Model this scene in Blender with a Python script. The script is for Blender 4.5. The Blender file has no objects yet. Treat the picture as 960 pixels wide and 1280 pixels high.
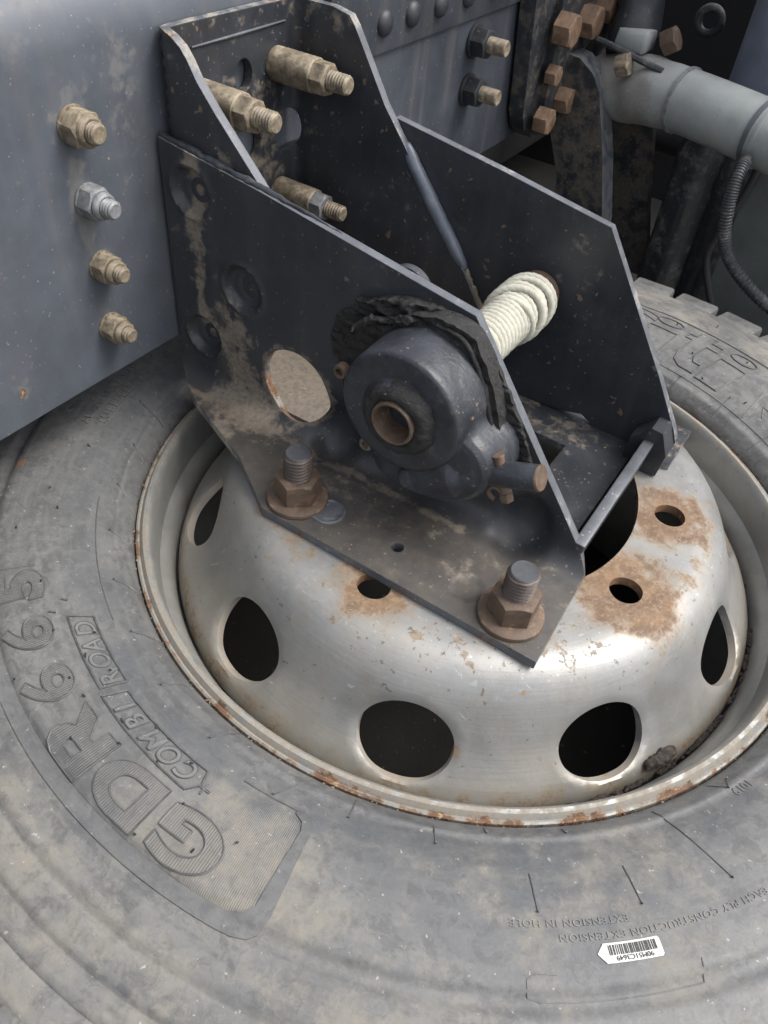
import bpy, bmesh, math, random
import numpy as np
from math import radians, sin, cos, pi, hypot, atan2
from mathutils import Vector, Matrix, noise as mnoise
from mathutils.geometry import delaunay_2d_cdt

random.seed(4); rng = np.random.default_rng(4)
scn = bpy.context.scene
COL = scn.collection

# ------------------------------------------------------------------ camera, light, exposure
cam_d = bpy.data.cameras.new('camera'); cam = bpy.data.objects.new('camera', cam_d); COL.objects.link(cam)
Mrot = Matrix(((0.830007551, -0.440338973, 0.342328868), (0.551965042, 0.560296767, -0.617577626), (0.080137739, 0.701547662, 0.708102268)))
cam.matrix_world = Matrix.Translation((0.190295, -0.508700, 0.519361)) @ Mrot.to_4x4()
cam_d.lens = 36 * 1003.16 / 1280; cam_d.sensor_width = 36; cam_d.clip_start = .01; cam_d.clip_end = 200
scn.camera = cam
SUN_EL, SUN_AZ = 58, 28          # azimuth measured from +X towards +Y
w = bpy.data.worlds.new('World'); scn.world = w; w.use_nodes = True
nt = w.node_tree; bg = nt.nodes['Background']
sky = nt.nodes.new('ShaderNodeTexSky'); sky.sky_type = 'NISHITA'; sky.sun_disc = False
sky.sun_elevation = radians(SUN_EL); sky.sun_rotation = radians(90 - SUN_AZ); sky.dust_density = 4.0; sky.air_density = 1.0; sky.ozone_density = 1.0
hsv = nt.nodes.new('ShaderNodeHueSaturation'); hsv.inputs['Saturation'].default_value = .32      # thin bright overcast
nt.links.new(sky.outputs[0], hsv.inputs['Color']); nt.links.new(hsv.outputs[0], bg.inputs[0]); bg.inputs[1].default_value = .15
sl = bpy.data.lights.new('sun', 'SUN'); sl.energy = 1.15; sl.angle = radians(26); sl.color = (1, .965, .91)
sun = bpy.data.objects.new('sun', sl); COL.objects.link(sun)
sd = Vector((cos(radians(SUN_EL)) * cos(radians(SUN_AZ)), cos(radians(SUN_EL)) * sin(radians(SUN_AZ)), sin(radians(SUN_EL))))
sun.rotation_euler = sd.to_track_quat('Z', 'Y').to_euler()
scn.view_settings.view_transform = 'Standard'; scn.view_settings.look = 'None'
scn.view_settings.exposure = 1.05; scn.view_settings.gamma = 1

# ------------------------------------------------------------------ materials
class NT:
    def __init__(s, name):
        s.m = bpy.data.materials.new(name); s.m.use_nodes = True; s.t = s.m.node_tree
        s.b = s.t.nodes['Principled BSDF']; s.co = s.n('ShaderNodeTexCoord').outputs['Object']
    def n(s, k, **kw):
        x = s.t.nodes.new(k)
        for a, v in kw.items(): setattr(x, a, v)
        return x
    def put(s, sock, v):
        if isinstance(v, bpy.types.NodeSocket): s.t.links.new(v, sock)
        elif isinstance(v, (tuple, list)) and len(v) == 3 and sock.type == 'RGBA': sock.default_value = (*v, 1)
        else: sock.default_value = v
    def noise(s, sc, det=5, rough=.6, co=None, stretch=None, dist=0):
        x = s.n('ShaderNodeTexNoise'); x.inputs['Scale'].default_value = sc; x.inputs['Detail'].default_value = det
        x.inputs['Roughness'].default_value = rough; x.inputs['Distortion'].default_value = dist
        c = co or s.co
        if stretch:
            mp = s.n('ShaderNodeMapping'); mp.inputs['Scale'].default_value = stretch; s.put(mp.inputs[0], c); c = mp.outputs[0]
        s.put(x.inputs['Vector'], c); return x.outputs[0]
    def math(s, op, a, b=0.0, c=0.0, clamp=False):
        x = s.n('ShaderNodeMath', operation=op, use_clamp=clamp); s.put(x.inputs[0], a); s.put(x.inputs[1], b); s.put(x.inputs[2], c); return x.outputs[0]
    def ramp(s, v, lo, hi, a=0.0, b=1.0):
        x = s.n('ShaderNodeMapRange', interpolation_type='SMOOTHSTEP'); s.put(x.inputs[0], v)
        for i, q in enumerate((lo, hi, a, b)): s.put(x.inputs[i + 1], q)
        return x.outputs[0]
    def mix(s, f, a, b):
        x = s.n('ShaderNodeMix', data_type='RGBA'); s.put(x.inputs[0], f); s.put(x.inputs[6], a); s.put(x.inputs[7], b); return x.outputs[2]
    def attr(s, nm):
        return s.n('ShaderNodeAttribute', attribute_name=nm).outputs['Fac']
    def bump(s, h, st=.3, dist=.001, nrm=None):
        x = s.n('ShaderNodeBump'); x.inputs['Strength'].default_value = st; x.inputs['Distance'].default_value = dist
        s.put(x.inputs['Height'], h)
        if nrm: s.put(x.inputs['Normal'], nrm)
        return x.outputs[0]
    def out(s, col, rough, metal=0.0, nrm=None, spec=None):
        s.put(s.b.inputs['Base Color'], col); s.put(s.b.inputs['Roughness'], rough); s.put(s.b.inputs['Metallic'], metal)
        if nrm: s.put(s.b.inputs['Normal'], nrm)
        if spec is not None: s.put(s.b.inputs['Specular IOR Level'], spec)
        return s.m

RUST_A, RUST_B, RUST_C = (.20, .108, .056), (.105, .060, .038), (.33, .22, .13)

def grime(name, base, rough=.45, dust=(.22, .2, .17), damt=.5, dscale=18, rust=0.0, metal=0.0, var=.25, bumpst=.25, speck=.5, streak=0.0, bevel=0.0, film_or_lit=0.0, spec=None, dstr=None):
    s = NT(name)
    big = s.noise(dscale, 9, .68); fine = s.noise(260, 4, .6); mid = s.noise(75, 8, .7); huge = s.noise(5, 4, .5)
    v = s.ramp(big, .25, .75, 1 - var, 1 + var)
    c = s.n('ShaderNodeVectorMath', operation='MULTIPLY'); s.put(c.inputs[0], tuple(base)); s.put(c.inputs[1], v)
    col = c.outputs[0]
    if film_or_lit:
        col = s.mix(s.math('MULTIPLY', s.ramp(huge, .3, .7), film_or_lit), col, dust)
    if streak:
        st = s.noise(40, 6, .6, stretch=(1, 1, .07)); col = s.mix(s.math('MULTIPLY', s.ramp(st, .45, .75), streak), col, dust)
    if not metal: col = s.mix(s.math('MULTIPLY', s.attr('film_or_lit'), s.ramp(mid, .3, .7, .35, .75)), col, tuple(x * .62 + .01 for x in dust))  # per-vertex coat: settled dust that also paints a lit tone on upward steel
    # dust: broad noise modulated by fine noise and a painted-on wear map
    dm = s.math('ADD', s.math('MULTIPLY', big, .45), s.math('MULTIPLY', mid, .55))
    dm = s.math('ADD', dm, s.math('MULTIPLY', s.attr('dust'), .42))
    dmask = s.ramp(dm, .63 - .14 * damt, .73 - .12 * damt)
    dmask = s.math('MULTIPLY', dmask, s.ramp(fine, .3, .6, .55, 1.0))
    col = s.mix(s.math('MULTIPLY', dmask, dstr or min(1, .35 + damt * .6)), col, dust)
    if speck:
        sp = s.ramp(s.noise(330, 2, .5), .70 - .02 * speck, .76); col = s.mix(s.math('MULTIPLY', sp, .7), col, tuple(min(1, x * 1.5) for x in dust))
        pits = s.ramp(s.noise(120, 2, .5), .70, .74); col = s.mix(s.math('MULTIPLY', pits, .5 * speck), col, RUST_C)
    rn = s.math('ADD', s.math('MULTIPLY', s.noise(30, 9, .72), .6), s.math('MULTIPLY', mid, .4))
    rm = s.ramp(s.math('ADD', rn, s.math('ADD', s.math('MULTIPLY', s.attr('rust'), .45), rust * .3)), .70, .76)
    rc = s.mix(s.ramp(mid, .35, .65), RUST_A, RUST_B); rc = s.mix(s.ramp(fine, .55, .7), rc, RUST_C)
    col = s.mix(rm, col, rc)
    r = s.math('ADD', s.ramp(big, .3, .7, rough - .08, rough + .1), s.math('MULTIPLY', s.math('MAXIMUM', dmask, rm), .4), clamp=True)
    nrm = None
    if bevel:
        bv = s.n('ShaderNodeBevel', samples=3); bv.inputs['Radius'].default_value = bevel; nrm = bv.outputs[0]
    h = s.math('ADD', s.math('MULTIPLY', fine, .35), s.math('ADD', s.math('MULTIPLY', mid, .4), s.math('MULTIPLY', rm, .5)))
    nrm = s.bump(h, bumpst, .0012, nrm)
    mt = s.math('MULTIPLY', s.math('SUBTRACT', 1.0, s.math('MAXIMUM', rm, dmask)), metal) if metal else 0.0
    return s.out(col, r, mt, nrm, spec)

M = {}
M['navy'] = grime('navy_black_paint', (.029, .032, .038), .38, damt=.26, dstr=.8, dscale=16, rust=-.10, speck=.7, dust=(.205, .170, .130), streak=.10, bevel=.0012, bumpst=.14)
M['rail'] = grime('chassis_grey_paint', (.075, .086, .105), .43, damt=.20, dstr=.42, dscale=26, rust=-.26, var=.14, speck=.3, dust=(.20, .185, .155), streak=.16, film_or_lit=.10, bumpst=.12)
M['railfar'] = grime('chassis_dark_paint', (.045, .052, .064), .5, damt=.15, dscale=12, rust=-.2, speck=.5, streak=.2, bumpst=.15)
M['weld'] = grime('painted_weld', (.10, .115, .14), .38, damt=.3, dscale=60, rust=.05, speck=.3)
M['orust'] = grime('orange_brown_bolt', (.19, .12, .078), .65, damt=.5, dscale=90, rust=.1, dust=(.36, .27, .19), bumpst=.5, var=.4, speck=0, bevel=.001)
M['edge'] = grime('worn_plate_edge', (.115, .122, .135), .45, damt=.5, dscale=38, rust=.2, speck=.2, dust=(.36, .32, .26), bevel=.0012, metal=.3)
M['cast'] = grime('cast_housing_paint', (.027, .030, .037), .40, damt=.62, dscale=34, rust=.05, speck=.8, bumpst=1.0, dust=(.13, .112, .088), dstr=.6, var=.45)
M['rusty'] = grime('rusty_steel', (.105, .070, .048), .68, damt=.55, dscale=110, rust=.12, dust=(.36, .27, .18), bumpst=.6, var=.35, speck=0, bevel=.0008)
M['rusttan'] = grime('tan_rust_plating', (.185, .150, .105), .55, damt=.85, dscale=120, rust=.11, dust=(.37, .32, .235), bumpst=.6, var=.55, speck=0, bevel=.0008)
M['zinc'] = grime('dull_zinc', (.21, .215, .22), .55, damt=.5, dscale=110, rust=.10, var=.4, dust=(.40, .34, .26), metal=.25, bumpst=.5, speck=0, bevel=.0008)
M['thread'] = grime('worn_thread', (.085, .065, .055), .5, damt=.3, dscale=70, rust=.3, dust=(.2, .15, .11), metal=.2, bumpst=.4, speck=0)
M['darkcap'] = grime('stud_end_paint', (.05, .052, .058), .5, damt=.5, dscale=90, rust=.22, bumpst=.4, speck=0)
M['void'] = grime('shade_black', (.014, .014, .015), .9, damt=0, rust=-1, speck=0)  # black that stands for unlit depth
M['sooty'] = grime('sooty_frame', (.034, .034, .036), .7, damt=.3, dscale=14, rust=-.15, dust=(.09, .08, .065), speck=.3)
M['soothanger'] = grime('dusty_hanger', (.026, .029, .034), .5, damt=.3, dscale=30, rust=-.02, dust=(.15, .12, .085), speck=.6, bevel=.001)
M['greypipe'] = grime('grey_pipe_paint', (.27, .285, .275), .45, damt=.45, dscale=22, rust=-.12, dust=(.22, .19, .17), var=.14, speck=.2, bumpst=.15)
M['tank'] = grime('blue_grey_tank', (.17, .19, .24), .5, damt=.1, dscale=10, rust=-.4, dust=(.2, .2, .2), speck=.1, bumpst=.1)
M['rubberdk'] = grime('dusty_rubber', (.026, .029, .034), .55, damt=.9, dscale=14, rust=-1, dust=(.17, .16, .145), speck=.2, streak=.4)
M['panel'] = grime('green_grey_panel', (.10, .11, .105), .55, damt=.25, dscale=14, rust=-1, dust=(.12, .11, .10), speck=.2)
M['barrel'] = grime('rim_barrel_silver', (.28, .278, .262), .42, damt=.34, dscale=60, rust=-.02, dust=(.20, .165, .12), dstr=.75, metal=.35, var=.12, speck=.5, bumpst=.25)

def disc_mat():
    s = NT('rim_disc_silver')
    big = s.noise(14, 8, .65); mid = s.noise(70, 8, .7); fine = s.noise(300, 4, .6); brush = s.noise(60, 5, .6, stretch=(1, 1, 9))
    col = s.mix(s.ramp(big, .3, .7), (.22, .22, .212), (.31, .31, .307))
    col = s.mix(s.math('MULTIPLY', s.ramp(brush, .45, .7), .25), col, (.30, .29, .27))
    # dull brownish film thicker on the cone wall
    col = s.mix(s.math('MULTIPLY', s.ramp(s.math('ADD', big, s.math('MULTIPLY', s.attr('dust'), .35)), .5, .8), .45), col, (.30, .27, .21))
    chips = s.ramp(s.math('ADD', mid, s.math('MULTIPLY', s.attr('chips'), .16)), .68, .72)
    col = s.mix(s.math('MULTIPLY', chips, .75), col, (.22, .16, .10))
    spots = s.ramp(s.math('ADD', s.noise(38, 3, .55), s.math('MULTIPLY', s.attr('chips'), .05)), .71, .75); col = s.mix(s.math('MULTIPLY', spots, .8), col, (.30, .19, .10))
    ps = s.noise(170, 4, .6); pv = s.math('ADD', ps, s.math('ADD', s.math('MULTIPLY', s.attr('chips'), .07), s.math('MULTIPLY', s.math('SUBTRACT', mid, .5), .35)))
    col = s.mix(s.math('MULTIPLY', s.ramp(pv, .66, .72), .7), col, (.10, .08, .055)); col = s.mix(s.math('MULTIPLY', s.ramp(s.math('SUBTRACT', 1.16, pv), .74, .82), s.math('MULTIPLY', s.attr('chips'), .6)), col, (.55, .55, .54))
    wash = s.noise(20, 7, .7, stretch=(1, 1, .4)); col = s.mix(s.math('MULTIPLY', s.ramp(wash, .46, .66), .35), col, (.235, .205, .155))
    rn = s.math('ADD', s.math('MULTIPLY', s.noise(32, 9, .72), .5), s.math('MULTIPLY', mid, .5))
    rv = s.math('ADD', rn, s.math('MULTIPLY', s.attr('rust'), .42))
    rm = s.math('MULTIPLY', s.ramp(rv, .645, .79), s.ramp(fine, .32, .46, .8, 1.0)); halo = s.ramp(rv, .56, .72)
    col = s.mix(s.math('MULTIPLY', halo, .55), col, (.27, .205, .135))
    rc = s.mix(s.ramp(mid, .38, .62), (.20, .122, .068), (.125, .078, .048)); rc = s.mix(s.math('MULTIPLY', s.ramp(fine, .5, .7), .55), rc, (.30, .22, .14))
    col = s.mix(rm, col, rc)
    anyr = s.math('MAXIMUM', rm, chips)
    r = s.math('ADD', s.ramp(big, .3, .7, .38, .50), s.math('MULTIPLY', anyr, .35), clamp=True)
    met = s.math('MULTIPLY', s.math('SUBTRACT', 1.0, anyr), .45)
    h = s.math('ADD', s.math('MULTIPLY', fine, .4), s.math('ADD', s.math('MULTIPLY', mid, .5), s.math('MULTIPLY', anyr, -.6)))
    sep = s.n('ShaderNodeSeparateXYZ'); s.put(sep.inputs[0], s.co)
    rad = s.math('SQRT', s.math('ADD', s.math('MULTIPLY', sep.outputs[0], sep.outputs[0]), s.math('MULTIPLY', sep.outputs[1], sep.outputs[1])))
    cy = s.n('ShaderNodeCombineXYZ'); s.put(cy.inputs[0], s.math('MULTIPLY', rad, 220.0)); s.put(cy.inputs[1], s.math('MULTIPLY', s.math('ARCTAN2', sep.outputs[1], sep.outputs[0]), 1.6)); s.put(cy.inputs[2], s.math('MULTIPLY', sep.outputs[2], 220.0))
    turn = s.noise(2.0, 5, .6, co=cy.outputs[0])                 # turning marks round the disc
    col = s.mix(s.math('MULTIPLY', s.ramp(turn, .48, .68), .16), col, (.22, .215, .20)); h = s.math('ADD', h, s.math('MULTIPLY', turn, .5))
    scr = s.ramp(s.noise(26, 4, .5, stretch=(1, 5, 1), dist=2.0), .71, .73); col = s.mix(s.math('MULTIPLY', scr, .35), col, (.6, .6, .58))
    return s.out(col, r, met, s.bump(h, .3, .001))
M['disc'] = disc_mat()

def tyre_mat(name, hatch=False, light=0.0):
    s = NT(name)
    sep = s.n('ShaderNodeSeparateXYZ'); s.put(sep.inputs[0], s.co)
    rad = s.math('SQRT', s.math('ADD', s.math('MULTIPLY', sep.outputs[0], sep.outputs[0]), s.math('MULTIPLY', sep.outputs[1], sep.outputs[1])))
    ang = s.math('ARCTAN2', sep.outputs[1], sep.outputs[0])
    big = s.noise(7, 8, .66, dist=.4); mid = s.noise(34, 9, .7); fine = s.noise(190, 5, .65); mot = s.noise(60, 6, .7, dist=.6)
    col = s.mix(s.ramp(big, .34, .66), (.100, .100, .099), (.150, .148, .143))
    col = s.mix(s.math('MULTIPLY', s.ramp(mot, .46, .58), .68), col, (.068, .069, .072))
    m2 = s.noise(120, 8, .78, dist=.8); col = s.mix(s.math('MULTIPLY', s.ramp(m2, .5, .66), .45), col, (.21, .204, .19)); col = s.mix(s.math('MULTIPLY', s.ramp(m2, .34, .46, 1.0, 0.0), .4), col, (.05, .053, .06))
    # concentric scuffing near the shoulder
    ring = s.n('ShaderNodeCombineXYZ'); s.put(ring.inputs[0], s.math('MULTIPLY', rad, 11.0)); s.put(ring.inputs[1], s.math('MULTIPLY', ang, .55))
    rgn = s.noise(14, 6, .6, co=ring.outputs[0])
    col = s.mix(s.math('MULTIPLY', s.ramp(rgn, .44, .68), .28), col, (.20, .195, .18))
    col = s.mix(s.math('MULTIPLY', s.math('MULTIPLY', s.attr('clean'), s.ramp(s.math('ADD', s.math('MULTIPLY', mot, .5), s.math('MULTIPLY', mid, .5)), .40, .60, 1.0, .15)), .75), col, (.055, .062, .073))
    # tan mud, thickest where the wear map says so
    mud = s.math('ADD', s.math('MULTIPLY', s.noise(13, 9, .7), .55), s.math('MULTIPLY', mid, .45))
    mv = s.math('ADD', mud, s.math('MULTIPLY', s.attr('dust'), .33))
    mm = s.ramp(mv, .56, .70)
    mm = s.math('MULTIPLY', mm, s.ramp(s.noise(90, 7, .75), .36, .6, .25, 1.0))
    col = s.mix(s.math('MULTIPLY', mm, .56), col, (.245, .222, .18))
    rr = s.ramp(s.math('ADD', s.noise(26, 3, .5), s.math('MULTIPLY', s.attr('dust'), .03)), .735, .75)
    col = s.mix(s.math('MULTIPLY', rr, .6), col, (.24, .12, .07))
    sp = s.ramp(s.noise(240, 2, .5), .71, .75); col = s.mix(s.math('MULTIPLY', sp, .5), col, (.42, .40, .37))
    if light > 0: col = s.mix(light, col, (.24, .235, .225))
    if light < 0: col = s.mix(-light, col, (.070, .072, .077))
    h = s.math('ADD', s.math('MULTIPLY', fine, .35), s.math('ADD', s.math('MULTIPLY', mid, .4), s.math('MULTIPLY', m2, .4)))
    nrm = s.bump(h, .5, .0014)
    if hatch:
        if hatch == 'uv':
            uv = s.n('ShaderNodeUVMap', uv_map='UVMap'); sx = s.n('ShaderNodeSeparateXYZ'); s.put(sx.inputs[0], uv.outputs[0])
            wv = s.math('SINE', s.math('MULTIPLY', sx.outputs[0], 2 * pi / .00165)); wv = s.ramp(wv, -.6, .6)
            nrm = s.bump(wv, 1.0, .0012, nrm)
            col = s.mix(s.math('MULTIPLY', s.math('SUBTRACT', 1.0, wv), .22), col, (.05, .05, .055))
        else:
            wv = s.math('SINE', s.math('MULTIPLY', ang, 2 * pi * .38 / .0013)); hm = s.math('MULTIPLY', wv, s.attr('hatch'))
            nrm = s.bump(hm, .45, .0004, nrm)
    rough = s.math('ADD', s.ramp(big, .3, .7, .46, .60), s.math('MULTIPLY', mm, .3), clamp=True)
    return s.out(col, rough, 0.0, nrm)
M['tyre'] = tyre_mat('dusty_tyre_rubber', 'polar'); M['letter'] = tyre_mat('ribbed_lettering_rubber', 'uv', .18); M['relief'] = tyre_mat('relief_rubber', False, .12)

def simple(name, base, rough, var=.2, sc=80, bst=.4, metal=0.0, b2=None):
    s = NT(name); n1 = s.noise(sc, 6, .65); b2 = b2 or tuple(x * (1 - var) for x in base)
    return s.out(s.mix(s.ramp(n1, .35, .65), base, b2), rough, metal, s.bump(n1, bst, .001))
M['bare'] = simple('bare_rubber_ridge', (.095, .095, .096), .5, .4, 120, .2)
def grease_mat():
    s = NT('caked_grease'); n1 = s.noise(110, 8, .75, dist=.6); n2 = s.noise(300, 4, .6)
    col = s.mix(s.ramp(n1, .4, .7), (.009, .009, .009), (.030, .027, .025)); col = s.mix(s.ramp(n2, .66, .74), col, (.12, .105, .085))
    return s.out(col, s.ramp(n1, .3, .7, .42, .75), 0.0, s.bump(s.math('ADD', n1, s.math('MULTIPLY', n2, .3)), .8, .003))
M['grease'] = grease_mat()
def rope_mat():
    s = NT('cream_rope_fibre'); n1 = s.noise(60, 5, .6); n2 = s.noise(600, 3, .5)
    col = s.mix(s.ramp(n1, .3, .7), (.46, .45, .385), (.36, .35, .29)); col = s.mix(s.math('MULTIPLY', s.ramp(n2, .5, .7), .3), col, (.38, .35, .26))
    return s.out(col, .75, 0.0, s.bump(n2, .5, .0006))
M['rope'] = rope_mat()
M['white'] = simple('white_sticker', (.56, .56, .54), .55, .2, 200, .1)
M['ink'] = simple('barcode_ink', (.03, .03, .03), .6)
M['ground'] = grime('oily_ground', (.045, .042, .038), .9, damt=.5, dscale=8, rust=-1, dust=(.13, .12, .10), speck=1.0, bumpst=.8)
M['clod'] = simple('black_dirt', (.018, .016, .015), .9, .5, 200, 1.0, b2=(.06, .045, .035))
M['wirebrown'] = simple('brown_hose', (.12, .085, .06), .6)

# ------------------------------------------------------------------ mesh helpers
def bulge(t, p): return max(0.0, sin(pi * t)) ** p
def link(name, me, mats, parent=None, loc=None, mat=None):
    o = bpy.data.objects.new(name, me); COL.objects.link(o)
    for m in (mats if isinstance(mats, (list, tuple)) else [mats]):
        if len(me.materials) < (len(mats) if isinstance(mats, (list, tuple)) else 1): me.materials.append(m)
    if parent: o.parent = parent
    if mat is not None: o.matrix_local = mat
    if loc is not None: o.location = loc
    return o
def finish(me, angle=38):
    me.validate(); bm = bmesh.new(); bm.from_mesh(me); bmesh.ops.recalc_face_normals(bm, faces=bm.faces); bm.to_mesh(me); bm.free()
    me.shade_smooth(); me.set_sharp_from_angle(angle=radians(angle)); return me
def mesh(name, V, F, angle=38, recalc=True):
    me = bpy.data.meshes.new(name); me.from_pydata([tuple(v) for v in V], [], [tuple(f) for f in F])
    if recalc: finish(me, angle)
    else: me.validate(); me.shade_smooth(); me.set_sharp_from_angle(angle=radians(angle))
    return me
def tag(o, label=None, cat=None, group=None, kind=None):
    if label: o['label'] = label
    if cat: o['category'] = cat
    if group: o['group'] = group
    if kind: o['kind'] = kind
    return o
def empty(name, loc=(0, 0, 0), label=None, cat=None, group=None, rot=None):
    o = bpy.data.objects.new(name, None); COL.objects.link(o); o.empty_display_size = .02
    if rot is not None: o.matrix_world = Matrix.Translation(loc) @ rot.to_4x4()
    else: o.location = loc
    return tag(o, label, cat, group)
def axis_rot(d, roll=0.0):
    return (Vector(d).to_track_quat('Z', 'Y').to_matrix() @ Matrix.Rotation(roll, 3, 'Z'))

def lathe(prof, n=48, a0=0, a1=2 * pi, capstart=False, capend=False, rfun=None):
    V = []; F = []; full = abs(a1 - a0 - 2 * pi) < 1e-6; m = n if full else n + 1
    for (r, z) in prof:
        for i in range(m):
            a = a0 + (a1 - a0) * i / n; rr = r * (rfun(a, z) if rfun else 1); V.append((rr * cos(a), rr * sin(a), z))
    for j in range(len(prof) - 1):
        for i in range(n):
            k = (i + 1) % m; F.append((j * m + i, j * m + k, (j + 1) * m + k, (j + 1) * m + i))
    if capstart: F.append(tuple(range(m))[::-1])
    if capend: F.append(tuple((len(prof) - 1) * m + i for i in range(m)))
    return V, F
def merge(*parts):
    V = []; F = []
    for v, f in parts:
        o = len(V); V += list(v); F += [tuple(i + o for i in q) for q in f]
    return V, F
def xf(vf, M4): return [tuple(M4 @ Vector(v)) for v in vf[0]], vf[1]
def rough_xf(V, amp, sc, seed=0):
    out = []
    for v in V:
        p = Vector(v); out.append(tuple(p + mnoise.noise_vector(p * sc + Vector((seed, 0, 0))) * amp))
    return out
def box(x0, x1, y0, y1, z0, z1, b=.0015):
    bm = bmesh.new(); bmesh.ops.create_cube(bm, size=1)
    for v in bm.verts: v.co = Vector((x0 + (v.co.x + .5) * (x1 - x0), y0 + (v.co.y + .5) * (y1 - y0), z0 + (v.co.z + .5) * (z1 - z0)))
    if b: bmesh.ops.bevel(bm, geom=list(bm.edges), offset=b, segments=2, affect='EDGES', profile=.5)
    V = [tuple(v.co) for v in bm.verts]; bm.verts.index_update(); F = [tuple(v.index for v in f.verts) for f in bm.faces]; bm.free(); return V, F
def tube(pts, r, n=12, caps=True, rf=None):
    P = [Vector(p) for p in pts]; V = []; F = []; prev = None
    for i, p in enumerate(P):
        t = (P[min(i + 1, len(P) - 1)] - P[max(i - 1, 0)]).normalized()
        u = (prev - t * prev.dot(t)) if prev is not None else (Vector((0, 0, 1)).cross(t) if abs(t.z) < .9 else Vector((1, 0, 0)).cross(t))
        u.normalize(); prev = u; w_ = t.cross(u)
        ri = r[i] if isinstance(r, (list, tuple)) else r
        for k in range(n):
            a = 2 * pi * k / n; q = ri * (rf(i, a) if rf else 1); V.append(tuple(p + u * (q * cos(a)) + w_ * (q * sin(a))))
    for i in range(len(P) - 1):
        for k in range(n): F.append((i * n + k, i * n + (k + 1) % n, (i + 1) * n + (k + 1) % n, (i + 1) * n + k))
    if caps: F.append(tuple(range(n))[::-1]); F.append(tuple((len(P) - 1) * n + k for k in range(n)))
    return V, F
def smoothpath(pts, k=8):
    P = [Vector(p) for p in pts]; out = []
    for i in range(len(P) - 1):
        a, b, c, d = P[max(i - 1, 0)], P[i], P[i + 1], P[min(i + 2, len(P) - 1)]
        for j in range(k):
            t = j / k; out.append(.5 * ((2 * b) + (c - a) * t + (2 * a - 5 * b + 4 * c - d) * t * t + (3 * b - a - 3 * c + d) * t ** 3))
    return out + [P[-1]]

def densify(loop, step):
    out = []; n = len(loop)
    for i in range(n):
        a = np.array(loop[i], float); b = np.array(loop[(i + 1) % n], float); k = max(1, int(np.ceil(np.linalg.norm(b - a) / step)))
        for j in range(k): out.append(a + (b - a) * j / k)
    return np.array(out)
def circle(cx, cy, r, n=28, ry=None): return [(cx + r * cos(2 * pi * i / n), cy + (ry or r) * sin(2 * pi * i / n)) for i in range(n)]
def inside(P, E):
    # even-odd test of points P against edge list E (k,4)
    r = np.zeros(len(P), bool)
    for x0, y0, x1, y1 in E:
        if y0 == y1: continue
        c = (P[:, 1] >= min(y0, y1)) & (P[:, 1] < max(y0, y1))
        xi = x0 + (P[:, 1] - y0) * (x1 - x0) / (y1 - y0); r ^= c & (P[:, 0] < xi)
    return r
def fill2d(loops, step):
    L = [densify(l, step) if step else np.array(l, float) for l in loops]
    pts = np.vstack(L); ed = []; E = []; o = 0
    for l in L:
        n = len(l)
        for i in range(n): ed.append((o + i, o + (i + 1) % n)); E.append((*l[i], *l[(i + 1) % n]))
        o += n
    E = np.array(E)
    if step:
        lo = pts.min(0); hi = pts.max(0); g = []
        ys = np.arange(lo[1] + step / 2, hi[1], step * .87)
        for j, y in enumerate(ys):
            xs = np.arange(lo[0] + step * (.25 + .5 * (j % 2)), hi[0], step); g.append(np.column_stack([xs, np.full(len(xs), y)]))
        if g:
            g = np.vstack(g); g = g[inside(g, E)]
            if len(g):
                near = np.full(len(g), 9.0)
                for q in pts:
                    near = np.minimum(near, (g[:, 0] - q[0]) ** 2 + (g[:, 1] - q[1]) ** 2)
                pts = np.vstack([pts, g[near > (step * .55) ** 2]])
    res = delaunay_2d_cdt([Vector(p) for p in pts.tolist()], ed, [], 0, 1e-7)
    V = np.array([tuple(v) for v in res[0]]); T = np.array([f for f in res[2] if len(f) == 3])
    cen = V[T].mean(1); T = T[inside(cen, E)]
    a = V[T]; ar = (a[:, 1, 0] - a[:, 0, 0]) * (a[:, 2, 1] - a[:, 0, 1]) - (a[:, 1, 1] - a[:, 0, 1]) * (a[:, 2, 0] - a[:, 0, 0])
    T[ar < 0] = T[ar < 0][:, ::-1]; T = T[np.abs(ar) > 1e-13]
    return V, T
def sheet(name, loops, step, fmap, thick, mats, parent, attrs=None, uv=False, edge_idx=1, angle=38, hole_idx=None):
    V, T = fill2d(loops, step); n = len(V)
    cnt = {}
    for t in T.tolist():
        for i in range(3):
            e = (t[i], t[(i + 1) % 3]); k = (min(e), max(e)); cnt.setdefault(k, []).append(e)
    bd = [v[0] for v in cnt.values() if len(v) == 1]
    A = fmap(V, 0.0); B = fmap(V, thick)
    F = [tuple(t) for t in T.tolist()] + [tuple(n + i for i in t[::-1]) for t in T.tolist()] + [(b, a, n + a, n + b) for a, b in bd]
    me = bpy.data.meshes.new(name); me.from_pydata(np.vstack([A, B]).tolist(), [], F)
    nt_ = 2 * len(T)
    mi = np.zeros(len(F), np.int32); mi[nt_:] = edge_idx if isinstance(mats, (list, tuple)) and len(mats) > 1 else 0
    me.polygons.foreach_set('material_index', mi)
    if hole_idx is not None:
        outer = densify(loops[0], step)
        for i, (a, b) in enumerate(bd):
            if np.abs(outer - V[a]).max(1).min() > 1e-4: mi[nt_ + i] = hole_idx
        me.polygons.foreach_set('material_index', mi)
    for k, fn in (attrs or {}).items():
        at = me.attributes.new(k, 'FLOAT', 'POINT'); vals = fn(V).astype(np.float32); at.data.foreach_set('value', np.concatenate([vals, vals]))
    if uv:
        ul = me.uv_layers.new(name='UVMap'); li = np.zeros(len(me.loops), np.int32); me.loops.foreach_get('vertex_index', li)
        ul.data.foreach_set('uv', np.vstack([V, V])[li].astype(np.float32).ravel())
    finish(me, angle)
    return link(name, me, mats, parent)
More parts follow.
